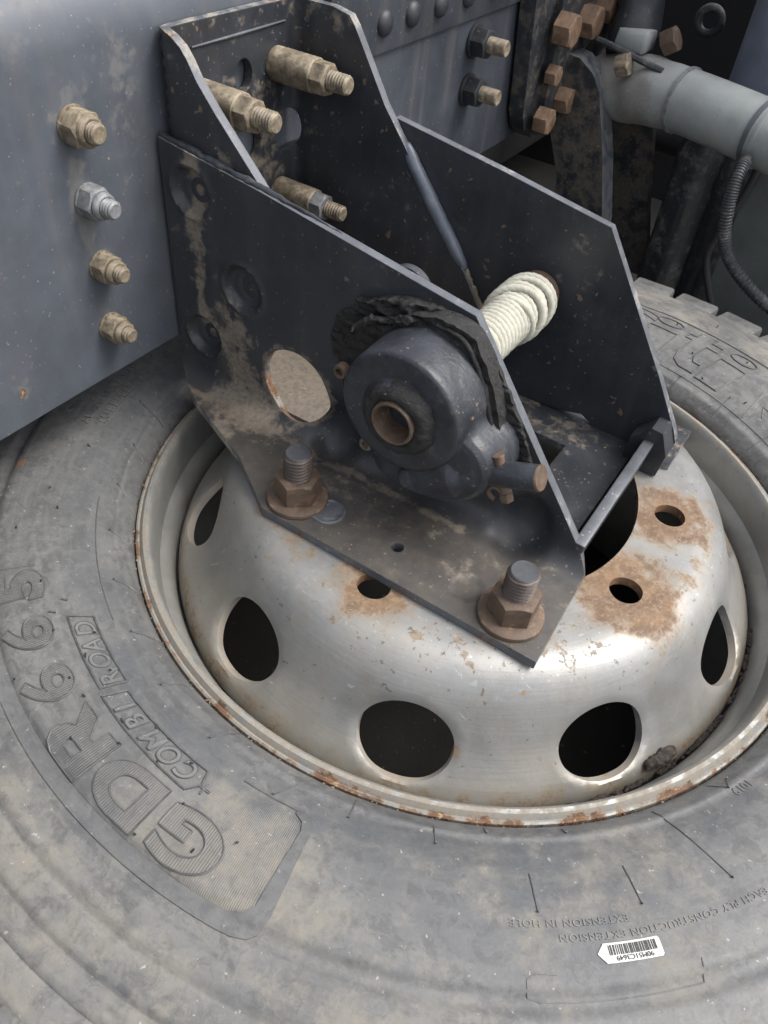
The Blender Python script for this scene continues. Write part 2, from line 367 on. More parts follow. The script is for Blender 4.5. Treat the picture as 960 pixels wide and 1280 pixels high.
def add_attr(o, k, fn):
    me = o.data; co = np.zeros(len(me.vertices) * 3); me.vertices.foreach_get('co', co); co = co.reshape(-1, 3)
    at = me.attributes.new(k, 'FLOAT', 'POINT'); at.data.foreach_set('value', fn(co).astype(np.float32))

def hexshape(af, h, bore=0.0, chamfer=.32):
    rc = af / 2; n = 48; V = []; F = []
    def rh(a):
        b = (a + pi / 6) % (pi / 3) - pi / 6; return rc / cos(b)
    rim = rc * .93; rings = []
    inner = bore if bore else 0.0
    prof = lambda a: [(rh(a) * .985, 0.0), (rh(a), h * .04), (rh(a), h - (rh(a) - rim) * .62), (rim, h)] + ([(inner, h), (inner, 0.0)] if inner else [])
    m = len(prof(0))
    for i in range(n):
        a = 2 * pi * i / n
        for r, z in prof(a): V.append((r * cos(a), r * sin(a), z))
    for i in range(n):
        k = (i + 1) % n
        for j in range(m - 1): F.append((i * m + j, k * m + j, k * m + j + 1, i * m + j + 1))
        if inner: F.append((i * m + m - 1, k * m + m - 1, k * m, i * m))
    if not inner: F.append(tuple(i * m + m - 1 for i in range(n))); F.append(tuple(i * m for i in range(n))[::-1])
    return V, F
def thread(r, z0, z1, pitch=.0026, depth=.0009, n=24, plain=0.0, cup=0.0):
    # helical ridge
    V = []; F = []; L = z1 - z0; rows = max(4, int(L / pitch * 6))
    for j in range(rows + 1):
        for i in range(n):
            z = z0 + L * j / rows; ph = (z / pitch - i / n) % 1.0; d = depth * (abs(ph - .5) * 2)
            if z < z0 + plain or j == rows: d = depth * .5
            rr = r - d
            if j >= rows - 1: rr -= .0004
            V.append((rr * cos(2 * pi * i / n), rr * sin(2 * pi * i / n), z))
    for j in range(rows):
        for i in range(n): k = (i + 1) % n; F.append((j * n + i, j * n + k, (j + 1) * n + k, (j + 1) * n + i))
    # end: chamfer and slightly dished face
    o = len(V); rr = r - depth * .5 - .0013
    for i in range(n): V.append((rr * cos(2 * pi * i / n), rr * sin(2 * pi * i / n), z1 + .0008))
    for i in range(n): k = (i + 1) % n; F.append((rows * n + i, rows * n + k, o + k, o + i))
    side = len(F); V.append((0, 0, z1 + .0004 - cup)); c = len(V) - 1
    for i in range(n): F.append((o + i, o + (i + 1) % n, c))
    return V, F, side

# ------------------------------------------------------------------ WHEEL (axis = z, flange plane z = 0)
wheel = empty('truck_wheel', (0, 0, -.30), 'dusty truck wheel with silver steel rim lying flat under the bracket', 'truck wheel')
WL = Matrix.Translation((0, 0, .30))
def wl(o): o.matrix_local = WL; return o
DP = [(.2705, -.052), (.2690, -.044), (.2640, -.035), (.2560, -.027), (.2480, -.0185), (.2405, -.0085), (.2340, .004), (.2282, .0162), (.2222, .0280), (.2148, .0378), (.2055, .0442), (.1945, .0474), (.1800, .0480), (.1675, .0480), (.1405, .0480)]
def catmull(P, k=10): return np.array([tuple(v)[:2] for v in smoothpath([(a, b, 0) for a, b in P], k)])
dp = catmull(DP, 8); ds = np.r_[0, np.cumsum(np.hypot(*np.diff(dp, axis=0).T))]; DL = ds[-1]
dt = np.gradient(dp, axis=0); dn = np.column_stack([-dt[:, 1], dt[:, 0]]); dn /= np.linalg.norm(dn, axis=1)[:, None]; dn *= np.sign(-dn[:, 1] + 1e-9)[:, None] * 1.0  # pointing downwards/inside
def s_at_r(r): return float(np.interp(-r, -dp[:, 0], ds))
UR = .24
def disc_map(V, off):
    th = V[:, 0] / UR; r = np.interp(V[:, 1], ds, dp[:, 0]); z = np.interp(V[:, 1], ds, dp[:, 1])
    nx = np.interp(V[:, 1], ds, dn[:, 0]); nz = np.interp(V[:, 1], ds, dn[:, 1])
    rr = r + nx * off; zz = z + nz * off
    if off == 0.0:      # pressed-in rim round each hand hole
        for k in range(10):
            d = np.hypot((V[:, 0] - wrap(radians(-36 * k)) * UR) / .0365, (V[:, 1] - SH) / .0310); zz = zz - .0022 * np.exp(-((d - 1.0) / .07) ** 2); rr = rr - .0008 * np.exp(-((d - 1.0) / .07) ** 2)
    return np.column_stack([rr * np.cos(th), rr * np.sin(th), zz])
SEAM = radians(190)
def wrap(a):
    while a > SEAM: a -= 2 * pi
    while a < SEAM - 2 * pi: a += 2 * pi
    return a
SH = s_at_r(.2425)
loops = [[((SEAM - 2 * pi) * UR, 0), (SEAM * UR, 0), (SEAM * UR, DL), ((SEAM - 2 * pi) * UR, DL)]]
for k in range(10):
    loops.append(circle(wrap(radians(-36 * k)) * UR, SH, .0365, 56, .0310))
    loops.append(circle(wrap(radians(18 - 36 * k)) * UR, s_at_r(.1675), .0132 * UR / .1675, 36, .0132))
RUSTH = [(18, .0400, 1.0), (-18, .0450, 1.15), (-90, .034, .95), (-54, .030, .8), (-126, .03, .8), (54, .03, .8)]
def disc_rust(V):
    P = disc_map(V, 1e-6); o = np.zeros(len(V))
    for a, rr, am in RUSTH:
        c = np.array([.1675 * cos(radians(a)), .1675 * sin(radians(a))]); d = np.hypot(P[:, 0] - c[0], P[:, 1] - c[1]); o = np.maximum(o, am * (np.clip(1.35 - d / rr, 0, .62) + .22 * np.clip(1 - (d - .013) / .010, 0, 1)))
    r = np.hypot(P[:, 0], P[:, 1]); an = np.degrees(np.arctan2(P[:, 1], P[:, 0]))
    o = np.maximum(o, .42 * np.clip((r - .258) / .008, 0, 1)); o = np.maximum(o, .38 * np.clip((.149 - r) / .008, 0, 1))
    # rust streaks under the bracket edge on the left shoulder
    o = np.maximum(o, .46 * np.exp(-((an + 118) / 13) ** 2 - ((r - .182) / .018) ** 2)); o = np.maximum(o, .40 * np.exp(-((an - 8) / 22) ** 2 - ((r - .200) / .013) ** 2))
    return o
def disc_chips(V):
    P = disc_map(V, 1e-6); r = np.hypot(P[:, 0], P[:, 1]); an = np.degrees(np.arctan2(P[:, 1], P[:, 0]))
    return np.clip(1 - np.abs(r - .195) / .035, 0, 1) * (.35 + .65 * np.exp(-((an + 62) / 30) ** 2) + .6 * np.exp(-(an / 35) ** 2))
def disc_dust(V):
    P = disc_map(V, 1e-6); r = np.hypot(P[:, 0], P[:, 1]); an = np.degrees(np.arctan2(P[:, 1], P[:, 0]))
    return np.clip((r - .235) / .03, 0, 1) * .6 + .5 * np.exp(-((an + 140) / 40) ** 2)
M['holeedge'] = grime('bare_hole_edge', (.32, .31, .29), .4, damt=.4, dscale=40, rust=.12, dust=(.3, .24, .17), metal=.4, speck=0)
rim = link('rim', mesh('rim', *lathe([(.3015, -.012), (.3015, -.002), (.3008, .0012), (.2992, .0020), (.2978, .0016), (.2968, .0030), (.2948, .0052), (.2918, .0056), (.2895, .0036), (.2878, -.002), (.2862, -.010), (.2850, -.018), (.2840, -.030), (.2790, -.0345), (.2755, -.040), (.2735, -.048), (.2722, -.058), (.270, -.080), (.262, -.10), (.255, -.12), (.255, -.17), (.272, -.20), (.284, -.225), (.286, -.24), (.29, -.248), (.299, -.248), (.299, -.240), (.290, -.236), (.288, -.22), (.276, -.195), (.260, -.168), (.260, -.122), (.268, -.102), (.276, -.080), (.287, -.040), (.2895, -.02), (.2950, -.010), (.3015, -.012)], 240)), M['barrel'], wheel); wl(rim)
add_attr(rim, 'rust', lambda c: np.maximum(.50 * np.clip((np.hypot(c[:, 0], c[:, 1]) - .2900) / .009, 0, 1) * (c[:, 2] > -.02), .36 * (np.abs(c[:, 2] + .052) < .012)))
add_attr(rim, 'dust', lambda c: .42 * np.clip((np.hypot(c[:, 0], c[:, 1]) - .286) / .006, 0, 1))
disc = sheet('disc', loops, .0042, disc_map, .0085, [M['disc'], M['holeedge']], rim, {'rust': disc_rust, 'chips': disc_chips, 'dust': disc_dust})
# caked dirt in the seam between disc and barrel
cl = []
for i in range(150):
    a = radians(random.uniform(-62, 14)); big = random.random() < .2
    rr = .2712 + random.uniform(-.0012, .0012); s_ = random.uniform(.0008, .0018) * (1.5 if big else 1)
    v, f = lathe([(.0, -s_), (s_ * .8, -s_ * .5), (s_, 0), (s_ * .7, s_ * .6), (0, s_)], 7)
    cl.append(xf((rough_xf(v, s_ * .5, 400, i), f), Matrix.Translation((rr * cos(a), rr * sin(a), -.0455)) @ Matrix.Rotation(a, 4, 'Z') @ Matrix.Diagonal((1, 1.8, 1, 1))))
dirt = link('seam_dirt', mesh('seam_dirt', *merge(*cl)), M['clod'], rim); tag(dirt, kind='stuff')
P0 = [(.2655 * cos(radians(a)), .2655 * sin(radians(a)), -.0330) for a in np.linspace(-29.5, -22.5, 14)]
v, f = tube(P0, [.002 + .0035 * bulge(i / 13, .6) for i in range(14)], 12); v = rough_xf(v, .0025, 260)
link('dirt_clump', mesh('dirt_clump', v, f), M['clod'], rim)

# ---- tyre
TP = [(.288, -.24), (.300, -.252), (.33, -.272), (.37, -.286), (.42, -.288), (.46, -.280), (.495, -.270), (.515, -.262), (.522, -.250), (.522, -.14), (.520, -.050), (.517, -.026), (.512, -.014), (.5060, -.0010), (.5030, .0040), (.500, .0052), (.4860, .0092), (.4840, .0085), (.4825, .0108), (.4700, .0138), (.4690, .0128), (.4675, .0130), (.4660, .0160), (.4500, .0198), (.4480, .0190), (.4455, .0190), (.4432, .0222), (.430, .0242), (.4170, .0262), (.4155, .0252), (.4070, .0258), (.4055, .0284), (.395, .0292), (.380, .0296), (.365, .0288), (.350, .0270), (.338, .0245), (.326, .0205), (.3175, .0165), (.3165, .0170), (.3135, .0152), (.3125, .0140), (.3080, .0100), (.3045, .0055), (.3025, .0000), (.3020, -.008), (.297, -.014)]
tp = np.array(TP)
def fine_prof(P):
    out = []
    for i in range(len(P) - 1):
        k = max(1, int(hypot(P[i + 1][0] - P[i][0], P[i + 1][1] - P[i][1]) / (.004 if P[i][1] > -.02 else .03)))
        for j in range(k): out.append((P[i][0] + (P[i + 1][0] - P[i][0]) * j / k, P[i][1] + (P[i + 1][1] - P[i][1]) * j / k))
    return out + [P[-1]]
top_r = tp[tp[:, 1] > -.03]; top_r = top_r[top_r[:, 0] > .3]; order = np.argsort(top_r[:, 0]); TRr = top_r[order, 0]; TRz = top_r[order, 1]
def tz(r): return np.interp(r, TRr, TRz)
tyre = link('tyre', mesh('tyre', *lathe(fine_prof(TP), 420), angle=60), M['tyre'], wheel); wl(tyre)
def tdust(c):
    r = np.hypot(c[:, 0], c[:, 1]); an = np.degrees(np.arctan2(c[:, 1], c[:, 0])); up = c[:, 2] > -.03
    o = .85 * np.exp(-((an + 84) / 11) ** 2 - ((r - .385) / .040) ** 2)
    o = np.maximum(o, .35 * np.exp(-((an + 66) / 24) ** 2 - ((r - .43) / .05) ** 2)); o = np.maximum(o, .40 * np.exp(-((an - 75) / 30) ** 2) * np.clip((r - .37) / .06, 0, 1))
    o = np.maximum(o, .30 * np.exp(-((an + 50) / 22) ** 2) ); o = np.maximum(o, .5 * np.exp(-((an + 100) / 25) ** 2) * np.clip((r - .40) / .04, 0, 1))
    return o * up - .15 * np.exp(-((an + 150) / 28) ** 2)
add_attr(tyre, 'dust', tdust)
def tclean(c):
    r = np.hypot(c[:, 0], c[:, 1]); an = np.degrees(np.arctan2(c[:, 1], c[:, 0]))
    return np.maximum(.85 * np.exp(-((an + 55) / 24) ** 2) * np.exp(-((r - .36) / .07) ** 2), .75 * np.exp(-((r - .335) / .022) ** 2) * (an < 20))
add_attr(tyre, 'clean', tclean)
def thatch(c):
    r = np.hypot(c[:, 0], c[:, 1]); an = np.degrees(np.arctan2(c[:, 1], c[:, 0])); return ((r > .340) & (r < .407) & (an < -79.5) & (an > -97) & (c[:, 2] > 0)).astype(float)
add_attr(tyre, 'hatch', thatch)
# tread blocks round the shoulder
bm_v, bm_f = box(-.0262, .0262, .500, .5385, -.262, .0035, .004)
blk = mesh('tread_block', bm_v, bm_f); blk.materials.append(M['tyre'])
for v in blk.vertices:                       # shoulder taper so that blocks follow the casing
    if v.co.z > -.03 and v.co.y > .52: v.co.z -= .004
N = 54
for k in range(N):
    o = bpy.data.objects.new('tread_block', blk); COL.objects.link(o); o.parent = tyre
    o.matrix_local = Matrix.Rotation(2 * pi * k / N + .02, 4, 'Z') @ Matrix.Translation((0, random.uniform(-.0015, .001), random.uniform(-.001, .001)))

def polmap(r0, th0, lift, base=-.0006):
    def f(V, off):
        r = r0 + V[:, 1]; th = th0 - V[:, 0] / r0
        z = tz(r) + (lift if off == 0 else base)
        return np.column_stack([r * np.cos(th), r * np.sin(th), z])
    return f
def text_loops(body, size, sx=1.0, bold=0.0, shear=0.0, spacing=1.0):
    cu = bpy.data.curves.new('t', 'FONT'); cu.body = body; cu.size = size; cu.resolution_u = 7; cu.offset = bold; cu.space_character = spacing; cu.shear = shear; cu.align_x = 'LEFT'
    ob = bpy.data.objects.new('t', cu); COL.objects.link(ob); dg = bpy.context.evaluated_depsgraph_get(); dg.update()
    me = bpy.data.meshes.new_from_object(ob.evaluated_get(dg)); co = [tuple(v.co) for v in me.vertices]
    cnt = {}
    for p in me.polygons:
        for e in p.edge_keys: cnt[e] = cnt.get(e, 0) + 1
    # weld by position
    key = {}; rep = []
    for c in co:
        k = (round(c[0], 6), round(c[1], 6)); key.setdefault(k, len(key)); rep.append(key[k])
    pos = list(key.keys()); adj = {}
    for (a, b), n in cnt.items():
        if n == 1 and rep[a] != rep[b]: adj.setdefault(rep[a], []).append(rep[b]); adj.setdefault(rep[b], []).append(rep[a])
    seen = set(); out = []
    for s0 in adj:
        if s0 in seen: continue
        lp = [s0]; seen.add(s0); cur = s0
        while True:
            nx = [q for q in adj[cur] if q not in seen]
            if not nx: break
            cur = nx[0]; seen.add(cur); lp.append(cur)
        if len(lp) > 2: out.append([(pos[i][0] * sx, pos[i][1]) for i in lp])
    bpy.data.objects.remove(ob); bpy.data.curves.remove(cu); bpy.data.meshes.remove(me); return out
def outline(loops, fm_point, wd=.0011, ht=.0009, name='outline', mat=None, parent=None):
    parts = []
    for lp in loops:
        D = densify(lp, .0022); pts = [fm_point(p) for p in D]; pts.append(pts[0]); pts.append(pts[1])
        parts.append(tube(pts, wd / 2, 6, caps=False))
    return merge(*parts)
LR = [[(0, 0), (.33, 0), (.33, .33), (.44, .33), (.72, 0), (1.14, 0), (.80, .38), (.93, .48), (1.0, .66), (.96, .82), (.86, .94), (.68, 1.0), (0, 1)], [(.33, .56), (.33, .77), (.60, .77), (.67, .73), (.69, .665), (.67, .60), (.60, .56)]]
def arc_text(body, size, r0, th_start, sx=1.0, bold=0.0, lift=.0008, ribbed=False, line=0.0, shear=0.0, spacing=1.0, step=.006, fillit=True, name='lettering'):
    lp = [[(x * .0375, y * .0345) for x, y in l] for l in LR] if (body == 'R' and ribbed) else text_loops(body, size, sx, bold, shear, spacing)
    fm = polmap(r0, radians(th_start), lift)
    if fillit:
        o = sheet(name, lp, step, fm, 1.0, M['letter'] if ribbed else M['relief'], tyre, uv=True, angle=50); add_attr(o, 'dust', tdust)
    if line:
        def fp(p):
            q = fm(np.array([p]), 0.0)[0]; return (q[0], q[1], q[2] - line * .15)
        vf = outline(lp, fp, line); me = mesh('letter_outline', *vf); link('letter_outline', me, M['bare'], tyre)
# main code letters, each set on its own pitch
for ch, th in (('G', -84.3), ('D', -92.1), ('R', -99.9), ('6', -108.1), ('6', -115.2), ('5', -122.3)):
    arc_text(ch, .0450, .3720, th, 1.36, .0010 if ch == '6' else .0020, .0010, True, .0014)
for ch, th in (('C', -91.6), ('O', -94.1), ('M', -96.8), ('B', -100.2), ('I', -102.9)):
    arc_text(ch, .0185, .3475, th, 1.0, .0004, .0009, False, .0010, shear=.25)
for ch, th in (('R', -106.8), ('O', -109.4), ('A', -112.0), ('D', -114.7)):
    arc_text(ch, .0185, .3440, th, 1.0, .0004, .0004, False, .0010, shear=.25)
arc_text('+', .018, .3500, -89.2, 1.0, -.0002, .0006, False, .0009)
arc_text('G', .100, .333, 94.5, .80, .0008, .0004, False, .0015, fillit=False)
def shape_text(lps, r0, th, line=.0016):
    fm = polmap(r0, radians(th), .0004); vf = outline(lps, lambda p: tuple(fm(np.array([p]), 0.0)[0]), line); link('letter_outline', mesh('letter_outline', *vf), M['bare'], tyre)
LI = [[(-.015, 0), (.015, 0), (.015, .046), (-.015, .046)], circle(0, .066, .0135, 24, .0085)]
LT = [[(-.010, .074), (.006, .078), (.006, .062), (.019, .062), (.019, .049), (.006, .049), (.006, .024), (.011, .015), (.021, .015), (.021, 0), (.003, 0), (-.007, .006), (-.010, .018), (-.010, .049), (-.018, .049), (-.018, .060), (-.010, .060)]]
shape_text(LI, .331, 83.0); shape_text(LT, .333, 76.0); shape_text(LI, .331, 68.9)
arc_text('ALL STEEL RADIAL', .0105, .3625, -154.6, 1.05, .0004, .0012, spacing=1.1, step=.01)
arc_text('TUBELESS', .0105, .3490, -155.2, 1.25, .0004, .0012, spacing=1.2, step=.01)
arc_text('S', .016, .3780, -156.2, 1.2, .0006, .0012, step=.01)
arc_text('1019', .0085, .3180, -24.3, 1.0, .0001, .0006, step=.01)
arc_text('EACH PLY CONSTRUCTION EXTENSION', .0058, .3772, -33.0, 1.15, 0, .0006, spacing=1.15, step=.02)
arc_text('EXTENSION IN HOLE', .0058, .3690, -47.0, 1.15, 0, .0006, spacing=1.15, step=.02)
def ridge(pts, wd=.0013, name='ridge', lift=.0002, dots=()):
    P = []
    for i in range(len(pts) - 1):
        (r0, a0), (r1, a1) = pts[i], pts[i + 1]; L = hypot(r1 - r0, radians(a1 - a0) * .37); k = max(2, int(L / .003))
        for j in range(k): t = j / k; P.append((r0 + (r1 - r0) * t, a0 + (a1 - a0) * t))
    P.append(pts[-1]); W = [(r * cos(radians(a)), r * sin(radians(a)), float(tz(r)) + lift) for r, a in P]
    parts = [tube(W, wd / 2, 6)]
    for r, a in dots:
        p = Vector((r * cos(radians(a)), r * sin(radians(a)), float(tz(r)))); parts.append(tube([p, p + Vector((0, 0, .0022))], .0007, 6))
    return link(name, mesh(name, *merge(*parts)), M['relief' if name == 'word_frame' and pts[0][1] > -90 else 'bare'], tyre)
# frames round the words
def polarpoly(pts, name, lift, mat_):     # pts (r, degrees) -> flat raised band on the sidewall
    r0 = .385; lp = [((radians(-80 - a)) * r0, r - r0) for r, a in pts]
    o = sheet(name, [lp], .0045, polmap(r0, radians(-80), lift), 1.0, mat_, tyre, angle=50); return o
outer_ = [(.4180, -126 + i * 2) for i in range(23)] + [(.4175, -80.4), (.4150, -79.2), (.4110, -78.6), (.4000, -78.2), (.3480, -78.2), (.3400, -78.8), (.3360, -80.6)]
inner_ = [(.3385, -80.6), (.3420, -79.6), (.3480, -79.2), (.3980, -79.7), (.4040, -80.4), (.4070, -81.6)] + [(.4075, -83 - i * 2) for i in range(22)]
M['band'] = tyre_mat('smooth_band_rubber', False, -.45)
polarpoly(outer_ + inner_, 'panel_band', .0010, M['band'])
ridge([(.3360, -80.6), (.3362, -87.5)], .0012, 'panel_frame')
for frm in ([(.3455, -91.2), (.3455, -105.4), (.3620, -106.2), (.3640, -91.6), (.3550, -90.6), (.3455, -91.2)], [(.3420, -106.6), (.3420, -117.6), (.3590, -118.6), (.3600, -107.2), (.3420, -106.6)]): ridge(frm, .0016, 'word_frame', .0005)
ridge([(.3300, 100), (.3235, 80), (.3235, 60), (.3235, 40)], .0010, 'word_frame'); ridge([(.4120, 104), (.4170, 85), (.4170, 60), (.4170, 40)], .0010, 'word_frame')
ridge([(.326, 58.5), (.372, 61.5), (.412, 60)], .0012, 'word_frame'); ridge([(.340, 56.5), (.352, 58.5), (.352, 52)], .0012, 'word_frame')
ridge([(.3975, -54.5), (.3970, -56.2), (.4000, -57.0), (.4085, -57.0), (.4105, -56.0), (.4105, -42.5), (.3990, -42.0)], .0008, 'word_frame')
ridge([(.330, -116.5), (.330, -140)], .0008, 'word_frame'); ridge([(.375, -127.5), (.410, -127.8)], .0008, 'word_frame')
for a_ in ((-119.5, .366), (-121, .356)): ridge([(a_[1], a_[0]), (a_[1] + .004, a_[0] - .4)], .0018, 'word_frame', .0006)
# mould vent lines, radial, each ending in a little rubber whisker
for (r0, a0, r1, a1) in [(.3085, -75.3, .3254, -75.3), (.3125, -65.7, .3266, -65.3), (.3099, -81.6, .3333, -83.9), (.3069, -92.9, .3255, -94.4), (.3065, -103.1, .3241, -104.4), (.3065, -112.2, .3213, -114.1), (.3065, -121.9, .3203, -123.9), (.3065, -131.6, .3193, -133.8), (.3065, -141.3, .3183, -143.8), (.3065, -151.3, .3182, -153.5), (.3065, -161, .335, -163), (.3413, -55.5, .3642, -55.3), (.3409, -45.4, .3648, -45.2), (.3084, -37.8, .3654, -35.3), (.3070, -28.7, .3161, -27.3), (.3161, -27.3, .3100, -26.0), (.3070, 73.2, .322, 73.4), (.3080, 62.5, .334, 63.5), (.3080, 51.9, .330, 52.3), (.3080, 42, .325, 42.5), (.3085, -59.6, .3125, -59.4), (.3085, -50, .3125, -49.8)]:
    ridge([(r0, a0), (r1, a1)], .0011, 'vent_line', .0002, dots=[(r1, a1)])
tip = []
for (r, a) in [(.372, -84.0), (.372, -90.7), (.391, -87), (.402, -92.0), (.371, -100), (.371, -107.2), (.392, -103.5), (.373, -110), (.405, -113), (.372, -117), (.372, -124.5), (.3475, -93), (.361, -96), (.3475, -99), (.361, -102), (.3475, -109), (.3585, -112), (.345, -115), (.398, 82), (.36, 75.5), (.398, 68.5), (.335, 70), (.34, 61), (.45, 78), (.37, -141), (.36, -137), (.35, -150), (.39, -134)]:
    p = Vector((r * cos(radians(a)), r * sin(radians(a)), float(tz(r)))); tip.append(tube([p, p + Vector((random.uniform(-.002, .002), random.uniform(-.002, .002), .0028))], .0007, 6))
tag(link('vent_whiskers', mesh('vent_whiskers', *merge(*tip)), M['ink'], tyre), kind='stuff')
# crumbs of dirt in the joint between rim flange and tyre bead
cr = [[], []]
for i in range(520):
    a = random.uniform(-pi, pi); q = random.uniform(.0004, .0011) * (2 if random.random() < .06 else 1); r = random.gauss(.3028, .0009)
    v, f = lathe([(0, -q), (q, 0), (0, q * .8)], 5); cr[random.random() < .45].append(xf((rough_xf(v, q * .4, 900, i), f), Matrix.Translation((r * cos(a), r * sin(a), .0012))))
for c_, mm_ in zip(cr, (M['clod'], M['rusttan'])): tag(link('bead_crumbs', mesh('bead_crumbs', *merge(*c_)), mm_, tyre), kind='stuff')
# bar-code sticker vulcanised into the sidewall
def stick_map(zl):
    def f(V, off):
        r0 = .3885; r = r0 + V[:, 1]; th = radians(-47.9) - V[:, 0] / r0
        return np.column_stack([r * np.cos(th), r * np.sin(th), tz(r) + zl - (0.0005 if off else 0)])
    return f
stk = sheet('barcode_label', [[(-.0185, -.0052), (.0150, -.0052), (.0195, 0), (.0150, .0052), (-.0185, .0052), (-.0195, .004), (-.0195, -.004)]], .004, stick_map(.0007), 1.0, M['white'], tyre)
bars = []; x = -.0165
while x < .0125:
    wd = random.choice([.0004, .0006, .0009]); bars.append([(x, -.0040), (x + wd, -.0040), (x + wd, .0012), (x, .0012)]); x += wd + random.choice([.0004, .0006, .0008])
sheet('barcode_bars', bars, 0, stick_map(.0011), 1.0, M['ink'], tyre)
tl = text_loops('90M51C3649', .0036, 1.15); tl = [[(px - .0135, py + .0018) for px, py in l] for l in tl]
sheet('barcode_digits', tl, 0, stick_map(.0011), 1.0, M['ink'], tyre)

# ------------------------------------------------------------------ BRACKET (welded steel plate)
br = empty('winch_bracket', (-.29, .03, .048), 'dark navy welded steel bracket bolted between chassis rail and wheel', 'bracket')
BL = Matrix.Translation((.29, -.03, -.048))
FY, ZT, RB = -.0605, .056, .020; ARC = RB * pi / 2; ZB = ZT + RB
DIMP = [(-.2640, .2360, .0215), (-.2150, .1690, .0220), (-.2625, .1050, .0210)]
def front_map(V, off):
    X = V[:, 0].copy(); q = V[:, 1]; n = len(V); Y = np.empty(n); Z = np.empty(n)
    a = np.clip(q, 0, ARC) / RB
    r_ = RB + off
    Y = np.where(q < 0, FY, FY - RB + RB * np.cos(a)); Z = np.where(q < 0, ZB - q, ZB - RB * np.sin(a))
    flat = q > ARC; Y = np.where(flat, FY - RB - (q - ARC), Y)
    ny = np.cos(a); nz = -np.sin(a)           # direction away from the visible face
    # pressed dimples and nut reliefs push the steel away from the viewer
    dep = np.zeros(n); z0 = ZB - q
    for cx, cz, r in DIMP:
        d = np.hypot(X - cx, z0 - cz); dep += .0060 * (1 / (1 + np.exp((d - r * .82) / .0009))) - .0016 * np.exp(-((d - r) / .0022) ** 2) + .0040 * np.exp(-((np.hypot(X - cx - .003, z0 - cz) / .0105) ** 4)) - .0030 * np.exp(-((np.hypot(X - cx - .003, z0 - cz) / .0060) ** 4))
    for cx in (.070, -.112):
        dx = (X - cx) / .021; dq = (q - .006) / .030; dep += .012 * np.exp(-(dx ** 2 + dq ** 2) ** 1.6)
    for cx, cq, r in ((.060, ARC + .052, .012),):
        d = np.hypot(X - cx, q - cq); dep += .0012 * (d < r)
    t = off + dep
    return np.column_stack([X, Y + ny * t, Z + nz * t])
fl = [(-.2945, -(.2700 - ZB)), (-.193, -(.2580 - ZB)), (-.004, -(.2300 - ZB)), (.1280, .0180), (.1326, .1129), (-.114, .1129), (-.170, .0765), (-.255, .0410), (-.2800, .0240), (-.2945, .0100)]
def fdust(V):
    X = V[:, 0]; z = ZB - V[:, 1]; o = np.zeros(len(V))
    o = .55 * np.exp(-((X + .225 + (z - .1) * .22) / .026) ** 2) * np.clip((.215 - z) / .12, 0, 1)
    o = np.maximum(o, .62 * np.exp(-((X + .20) / .05) ** 2 - ((V[:, 1] - .030) / .035) ** 2))
    o = np.maximum(o, .42 * np.exp(-((X + .262) / .010) ** 2) * (z > .10)); o = np.maximum(o, .40 * np.exp(-((V[:, 1] - .033) / .006) ** 2) * (X < .03))
    o = np.maximum(o, .15 * np.exp(-((V[:, 1] - .060) / .03) ** 2))  # thin foot dust, part of the same painted lit tone
    d = np.hypot(X + .1594, z - .0975); o = np.maximum(o, .42 * np.exp(-((d - .036) / .005) ** 2))
    return o
def frust(V):
    X = V[:, 0]; q = V[:, 1]; o = np.zeros(len(V))
    for cx, cy in ((-.0985, -.1355), (.0985, -.1355)): o = np.maximum(o, .62 * np.exp(-(np.hypot(X - cx, (q - ARC) + (cy + FY * -1 + RB)) / .033) ** 2))
    d = np.hypot(X + .1594, (ZB - q) - .0975); o = np.maximum(o, .42 * np.exp(-((d - .035) / .004) ** 2)); return o
fp = sheet('front_plate', [fl, circle(-.1594, -(.0970 - ZB), .0345, 48), circle(-.0038, ARC + (.1303 - .0805), .0052, 20)], .0027, front_map, .008, [M['navy'], M['edge']], br, {'dust': fdust, 'rust': frust, 'film_or_lit': lambda V: np.clip((V[:, 1] - .012) / .03, 0, 1) * .75}); fp.matrix_local = BL  # upward foot painted paler as if lit, on top of its real dust
bead = [(-.2945, .2702), (-.260, .2665), (-.225, .262), (-.193, .2582)]
# back plate
def plane_y(y0, sgn=1):
    return lambda V, off: np.column_stack([V[:, 0], np.full(len(V), y0 + sgn * off), V[:, 1]])
BY = .112
bp_loop = [(-.187, .2700), (-.08, .2560), (.0225, .2405), (.1000, .1310), (.1290, .0860), (.1335, .0760), (.1305, .0500), (.1150, .0535), (.0960, .0490), (.0780, .0480), (.0640, .0540), (.0560, .0585), (.045, .0640), (.0270, .0590), (.0, .0565), (-.187, .0565)]
b = sheet('back_plate', [bp_loop], .009, plane_y(BY), .008, [M['navy'], M['edge']], br, {'dust': lambda V: .02 + .16 * np.exp(-((V[:, 0] - .02) / .05) ** 2 - ((V[:, 1] - .21) / .03) ** 2), 'rust': lambda V: .38 * np.exp(-(np.hypot(V[:, 0] - .055, V[:, 1] - .085) / .018) ** 2)}); b.matrix_local = BL
